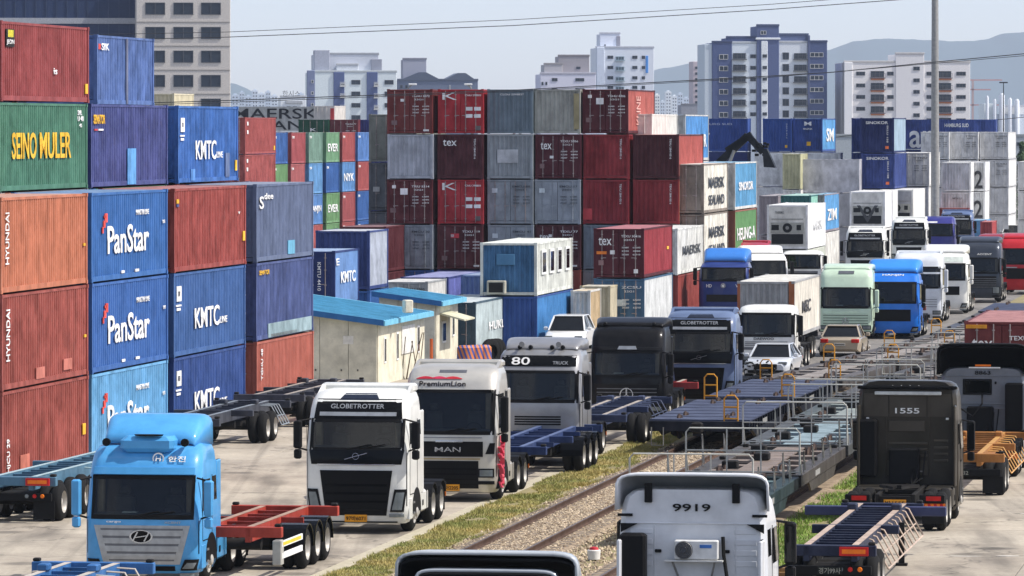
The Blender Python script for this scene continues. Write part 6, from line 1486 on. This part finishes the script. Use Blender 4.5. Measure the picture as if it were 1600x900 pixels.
building("apartment_block", "pale block with two navy stripes and curved penthouse behind small containers", 6.3,
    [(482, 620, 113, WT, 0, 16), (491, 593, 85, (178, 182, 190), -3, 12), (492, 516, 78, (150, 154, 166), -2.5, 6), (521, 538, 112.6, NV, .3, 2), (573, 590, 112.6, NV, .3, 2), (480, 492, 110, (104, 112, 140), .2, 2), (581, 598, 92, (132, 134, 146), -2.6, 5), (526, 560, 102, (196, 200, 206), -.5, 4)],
    [([(549, 563), (601, 615)], [(y, y + 7) for y in (125, 143, 161, 180)], FRD, 2, 0, 0), ([(532, 539), (585, 591)], [(y, y + 4) for y in (130, 148, 166, 183)], FRW, 1, 1, .3), ([(486, 490)], [(y, y + 5) for y in (125, 143, 161)], FRW, 1, 0, .2)])
r = building("gabled_block", "dark slate gabled apartment roof behind the central container block", 6.0,
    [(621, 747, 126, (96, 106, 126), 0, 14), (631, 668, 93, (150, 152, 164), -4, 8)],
    [([(625, 629), (633, 637)], [(133, 138)], FRD, 1, 0, 0), ([(702, 704)], [(133, 140)], FRW, 1, 0, 0)])
for x0, x1, zt in ((-10.2, 1.2, 113), (1.3, 10.2, 114)):
    xm = (x0 + x1) / 2; Y = 1400
    MB().prism([(x0, wz(126, Y)), (x1, wz(126, Y)), (xm + 1.5, wz(zt, Y)), (xm - .5, wz(zt, Y))], -.2, 13.8, 'y').build("gable_roof", flat((84, 94, 114)), r)
building("stepped_block", "grey and cream stepped flats left of the white tower", 6.0,
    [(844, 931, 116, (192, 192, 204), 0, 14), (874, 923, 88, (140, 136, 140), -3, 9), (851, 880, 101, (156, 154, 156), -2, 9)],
    [([(862, 871), (899, 913)], [(122, 127), (138, 143)], FRD, 2, 0, 0), ([(846, 849), (852, 855)], [(128, 133)], FRD, 1, 0, 0), ([(902, 909)], [(104, 108)], FRD, 1, 0, -3)])
building("white_tower", "white apartment tower with slim blue strip beside its top windows", 5.8,
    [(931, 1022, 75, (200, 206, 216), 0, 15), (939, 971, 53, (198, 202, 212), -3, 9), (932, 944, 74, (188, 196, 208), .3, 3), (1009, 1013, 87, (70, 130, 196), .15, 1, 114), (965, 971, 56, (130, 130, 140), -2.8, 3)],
    [([(949, 958), (988, 996), (1003, 1008)], [(y, y + 5) for y in (87, 103, 119, 134, 150, 165)], FRD, 2, 0, 0), ([(962, 975)], [(y, y + 6) for y in (88, 104, 120, 135, 151)], flat((150, 170, 180)), 3, 1, 0), ([(946, 948)], [(69, 74)], FRD, 1, 0, -3)])
rows6 = [85, 103, 121, 139.5, 157.5, 175.5]
building("navy_block", "tall navy and white apartment block with stacked balconies", 6.5,
    [(1100, 1112, 69, (176, 186, 194), 0, 14), (1112, 1143, 67, (66, 78, 116), .2, 14), (1143, 1182, 68, (198, 206, 212), 0, 14), (1135, 1186, 59.5, (72, 84, 122), -.5, 10), (1182, 1217, 41, (76, 88, 124), .4, 12), (1180.5, 1219, 59, (206, 210, 216), .6, 12, 62), (1189, 1199, 64, (206, 210, 222), .55, 1), (1217, 1264, 67, (200, 206, 210), 0, 14), (1217, 1264, 55, (84, 96, 130), -.5, 8), (1264, 1293, 66, (64, 76, 112), .3, 14), (1262, 1266, 55, (70, 80, 110), .4, 6)],
    [([(1123, 1137)], [(y, y + 8) for y in rows6], FRW, 2, 0, .2), ([(1145, 1165), (1241, 1261)], [(y - 2, y + 7) for y in rows6], FRD, 3, 1, 0), ([(1172, 1181)], [(y, y + 6) for y in rows6], FRD, 2, 0, 0), ([(1191, 1198)], [(y, y + 5) for y in rows6], FRD, 2, 0, .55),
     ([(1223, 1233)], [(y - 3, y + 8) for y in rows6], FRD, 2, 0, 0), ([(1266, 1287)], [(y - 3, y + 4) for y in rows6], FRW, 3, 0, .3), ([(1188, 1197)], [(48, 54)], FRW, 2, 0, .4)])
rows4 = [112, 130.5, 148.5, 167, 185]
r = building("cream_block", "cream apartment block with orange banded balconies in front of the hill", 6.5,
    [(1318, 1517, 98, (210, 208, 206), 0, 15), (1399, 1444, 85, (204, 202, 202), .2, 12), (1318, 1331, 97, (226, 224, 224), .2, 3)],
    [([(1337, 1351), (1495, 1510)], [(y, y + 6) for y in rows4], FRD, 3, 0, 0), ([(1360, 1381), (1467, 1487)], [(y - 1, y + 9) for y in rows4], FRD, 3, 1, 0), ([(1386, 1396), (1448, 1456)], [(y, y + 6) for y in rows4], FRD, 2, 0, 0), ([(1427, 1437)], [(y - 8, y - 2) for y in rows4], FRD, 2, 0, .2)])
for x0, x1 in ((1360, 1381), (1467, 1487)):
    for y in rows4: MB().box((x0 - 1417.5) / 6.5, -.5, wz(y + 13, 1292), (x1 - 1417.5) / 6.5, -.0, wz(y + 9.3, 1292)).build("orange_spandrel", flat((206, 120, 70)), r)
building("pinkish_tower", "narrow pinkish grey tower left of the navy block", 4.6, [(1083, 1101, 96, (176, 166, 170), 0, 12), (1064, 1100, 164, (130, 132, 140), .5, 10)], [([(1086, 1090), (1093, 1097)], [(y, y + 4) for y in range(104, 160, 9)], FRD, 1, 0, 0)])
building("low_grey_block", "low grey building between the navy and cream blocks", 6.2, [(1293, 1318, 190, (110, 122, 134), 0, 10), (1405, 1420, 236, (150, 150, 150), 0, 8)], [([(1298, 1304)], [(195, 199)], FRW, 1, 0, 0)])
# grey sheds behind the far right containers
building("warehouse", "pale grey warehouse wall behind the right hand containers", 9.0, [(1300, 1640, 214, (150, 158, 162), 0, 30)], [([(1340, 1352), (1590, 1602)], [(222, 228)], FRD, 2, 0, 0)])
r = building("sign_building", "low white building with rooftop lettering behind the grey crossways box", 6.4, [(438, 478, 152, (206, 210, 214), 0, 12), (446, 473, 157, (160, 164, 168), .3, 1, 162)], [([(448, 454), (458, 464)], [(166, 170)], FRD, 1, 0, 0)])
letter(r, "한시스", flat((120, 126, 134)), (-2.6, -.1, wz(151, 1312)), (4.3, 0, 0), (0, 0, 1.5))
random.seed(11)
FARC = [(206, 210, 214), (190, 198, 206), (214, 212, 208), (176, 186, 198)]
def far_tower(px, w_, y, p, i, lab):
    c = random.choice(FARC); n = int((188 - y) / 5)
    building("distant_tower", lab, p, [(px, px + w_, y, c, 0, 14), (px + w_ * .3, px + w_ * .7, y - 2, c, -2, 8)], [([(px + w_ * .15, px + w_ * .38), (px + w_ * .6, px + w_ * .85)], [(y + 3 + k * 5, y + 5.2 + k * 5) for k in range(n)], FRD, 1, 0, 0)])
nb = ["hill", "grey office edge", "sign building", "pale block"]
q = [(362, 11, 148), (374, 8, 144), (383, 10, 150), (394, 9, 141), (404, 10, 146), (415, 8, 143), (424, 10, 149), (466, 9, 146), (455, 8, 150)]
o_ = ["first", "second", "third", "fourth", "fifth", "sixth", "seventh", "eighth", "ninth", "tenth", "eleventh", "twelfth"]
for i, (px, w_, y) in enumerate(sorted(q)): far_tower(px, w_, y, 1.35 - .05 * (i % 3), i, o_[i] + " hazy distant tower from the left, beyond the office building edge")
q = [(1023, 8, 148), (1032, 7, 158), (1040, 9, 143), (1050, 8, 150), (1059, 8, 146), (1068, 9, 153), (1077, 7, 160)]
for i, (px, w_, y) in enumerate(q): far_tower(px, w_, y, 1.35 - .05 * (i % 3), i, o_[i] + " hazy white high rise from the left, between white tower and navy block")
r = building("factory", "distant white factory with round silos below the hill at far right", 3.4, [(1537, 1556, 162, (206, 212, 222), 0, 14), (1570, 1600, 166, (212, 216, 226), 0, 16), (1552, 1600, 180, (196, 204, 214), 1, 20)], [])
for px, w_, y in ((1541, 5, 153), (1553, 6, 158), (1564, 9, 149), (1577, 6, 156), (1588, 8, 158)):
    MB().lathe([(0, w_ / 6.8), (wz(y, 2470), w_ / 6.8), (wz(y, 2470) + 1, w_ / 14)], ((px - 1568.5) / 3.4, -2.0, 0), 'z', 14).build("silo", flat((222, 226, 232)), r)
for i, (px, y, w_) in enumerate(((1520, 126, 46), (1508, 141, 40), (1505, 165, 60))):
    t = thing("tower_crane", ("upper", "middle", "lower")[i] + " faint red crane jib in front of the hazy hill", "crane", (wx(px, 3000), 3000, 0))
    z = wz(y, 3000); MB().box(-.6, 0, 0, .6, 1, z).build("mast", flat((200, 170, 166)), t); MB().box(-4, 0, z, w_ / 2.8, .8, z + .7).build("jib", flat((206, 150, 146)), t)
# tree at the right edge
t = thing("evergreen_tree", "dark evergreen tree at the right edge beside the pale containers", "tree", (wx(1597, 560), 560, 0))
MB().lathe([(0, .3), (5, .2), (9, .05)], axis='z', n=8).build("trunk", flat((70, 56, 44)), t)
m = MB()
for i in range(2600):
    z = 1.2 + 8.2 * random.random() ** 1.2; rr = (10 - z) * .3 * (random.random() ** .5) * (.8 + .3 * math.sin(z * 5)); a = random.random() * 6.28
    x, y = math.cos(a) * rr, math.sin(a) * rr; s = random.uniform(.1, .22); v = Vector((random.gauss(0, 1), random.gauss(0, 1), random.gauss(0, 1))).normalized() * s; u = v.orthogonal().normalized() * s * .5
    m.add([(x - v.x, y - v.y, z - v.z), (x + u.x, y + u.y, z + u.z), (x + v.x, y + v.y, z + v.z), (x - u.x, y - u.y, z - u.z)], [(0, 1, 2, 3)])
m.build("crown", leaf_mat("conifer", (34, 58, 34), (58, 84, 44), (44, 66, 40)), t)
# ------------------------------------------------------------------ hills
def hill(name, pts, Y, depth, col):
    """pts: (px, y) ridge line"""
    nx = 160; ny = 16; vs = []; x0, x1 = pts[0][0], pts[-1][0]
    for j in range(ny + 1):
        t = j / ny; yy = Y + depth * (t - .55)
        hs = math.sin(min(1, t / .55) * math.pi / 2) ** 1.3 if t < .55 else math.cos((t - .55) / .45 * math.pi / 2)
        for i in range(nx + 1):
            px = x0 + (x1 - x0) * i / nx
            for (a, b), (c, d) in zip(pts, pts[1:]):
                if a <= px <= c: y = b + (d - b) * (px - a) / (c - a); break
            X = wx(px, Y); zr = max(0, wz(y, Y)); n = mn.fractal(Vector((X / 600, yy / 900, Y)), .9, 2.0, 5)
            vs.append((X, yy, max(-1, zr * hs * (1 + .12 * n * (1 - abs(hs))) + 5 * n + mn.noise(Vector((X / 26, yy / 50, 1))) * 3.2)))
    fs = [(j * (nx + 1) + i, j * (nx + 1) + i + 1, (j + 1) * (nx + 1) + i + 1, (j + 1) * (nx + 1) + i) for j in range(ny) for i in range(nx)]
    m = MB(); m.add(vs, fs, True); o = m.build(name, flat(col, .95)); tag(o, kind='structure')
hill("hill", [(920, 188), (1000, 112), (1030, 108), (1100, 96), (1180, 88), (1300, 76), (1330, 64), (1370, 60), (1420, 61), (1500, 64), (1540, 62), (1570, 52), (1600, 49), (1680, 40), (1800, 70), (2100, 180)], 14500, 2600, (54, 76, 84))  # blue of the distance haze is painted into both hill colours
hill("low_hill", [(200, 190), (300, 150), (355, 128), (375, 134), (400, 148), (440, 165), (520, 190)], 12500, 2000, (54, 76, 84))
# ------------------------------------------------------------------ air
hz = MB().box(-4200, -400, -1.2, 4200, 16500, 560).mesh("haze"); ho = bpy.data.objects.new("haze", hz); COL.objects.link(ho); ho['kind'] = 'stuff'
hm = bpy.data.materials.new("haze_air"); hm.use_nodes = True; t = hm.node_tree; t.nodes.clear()
ou = N(t, 'ShaderNodeOutputMaterial'); pv = N(t, 'ShaderNodeVolumePrincipled')
pv.inputs['Color'].default_value = (.74, .85, 1.0, 1); pv.inputs['Density'].default_value = HAZE; pv.inputs['Anisotropy'].default_value = 0.0
t.links.new(pv.outputs[0], ou.inputs['Volume']); hz.materials.append(hm)
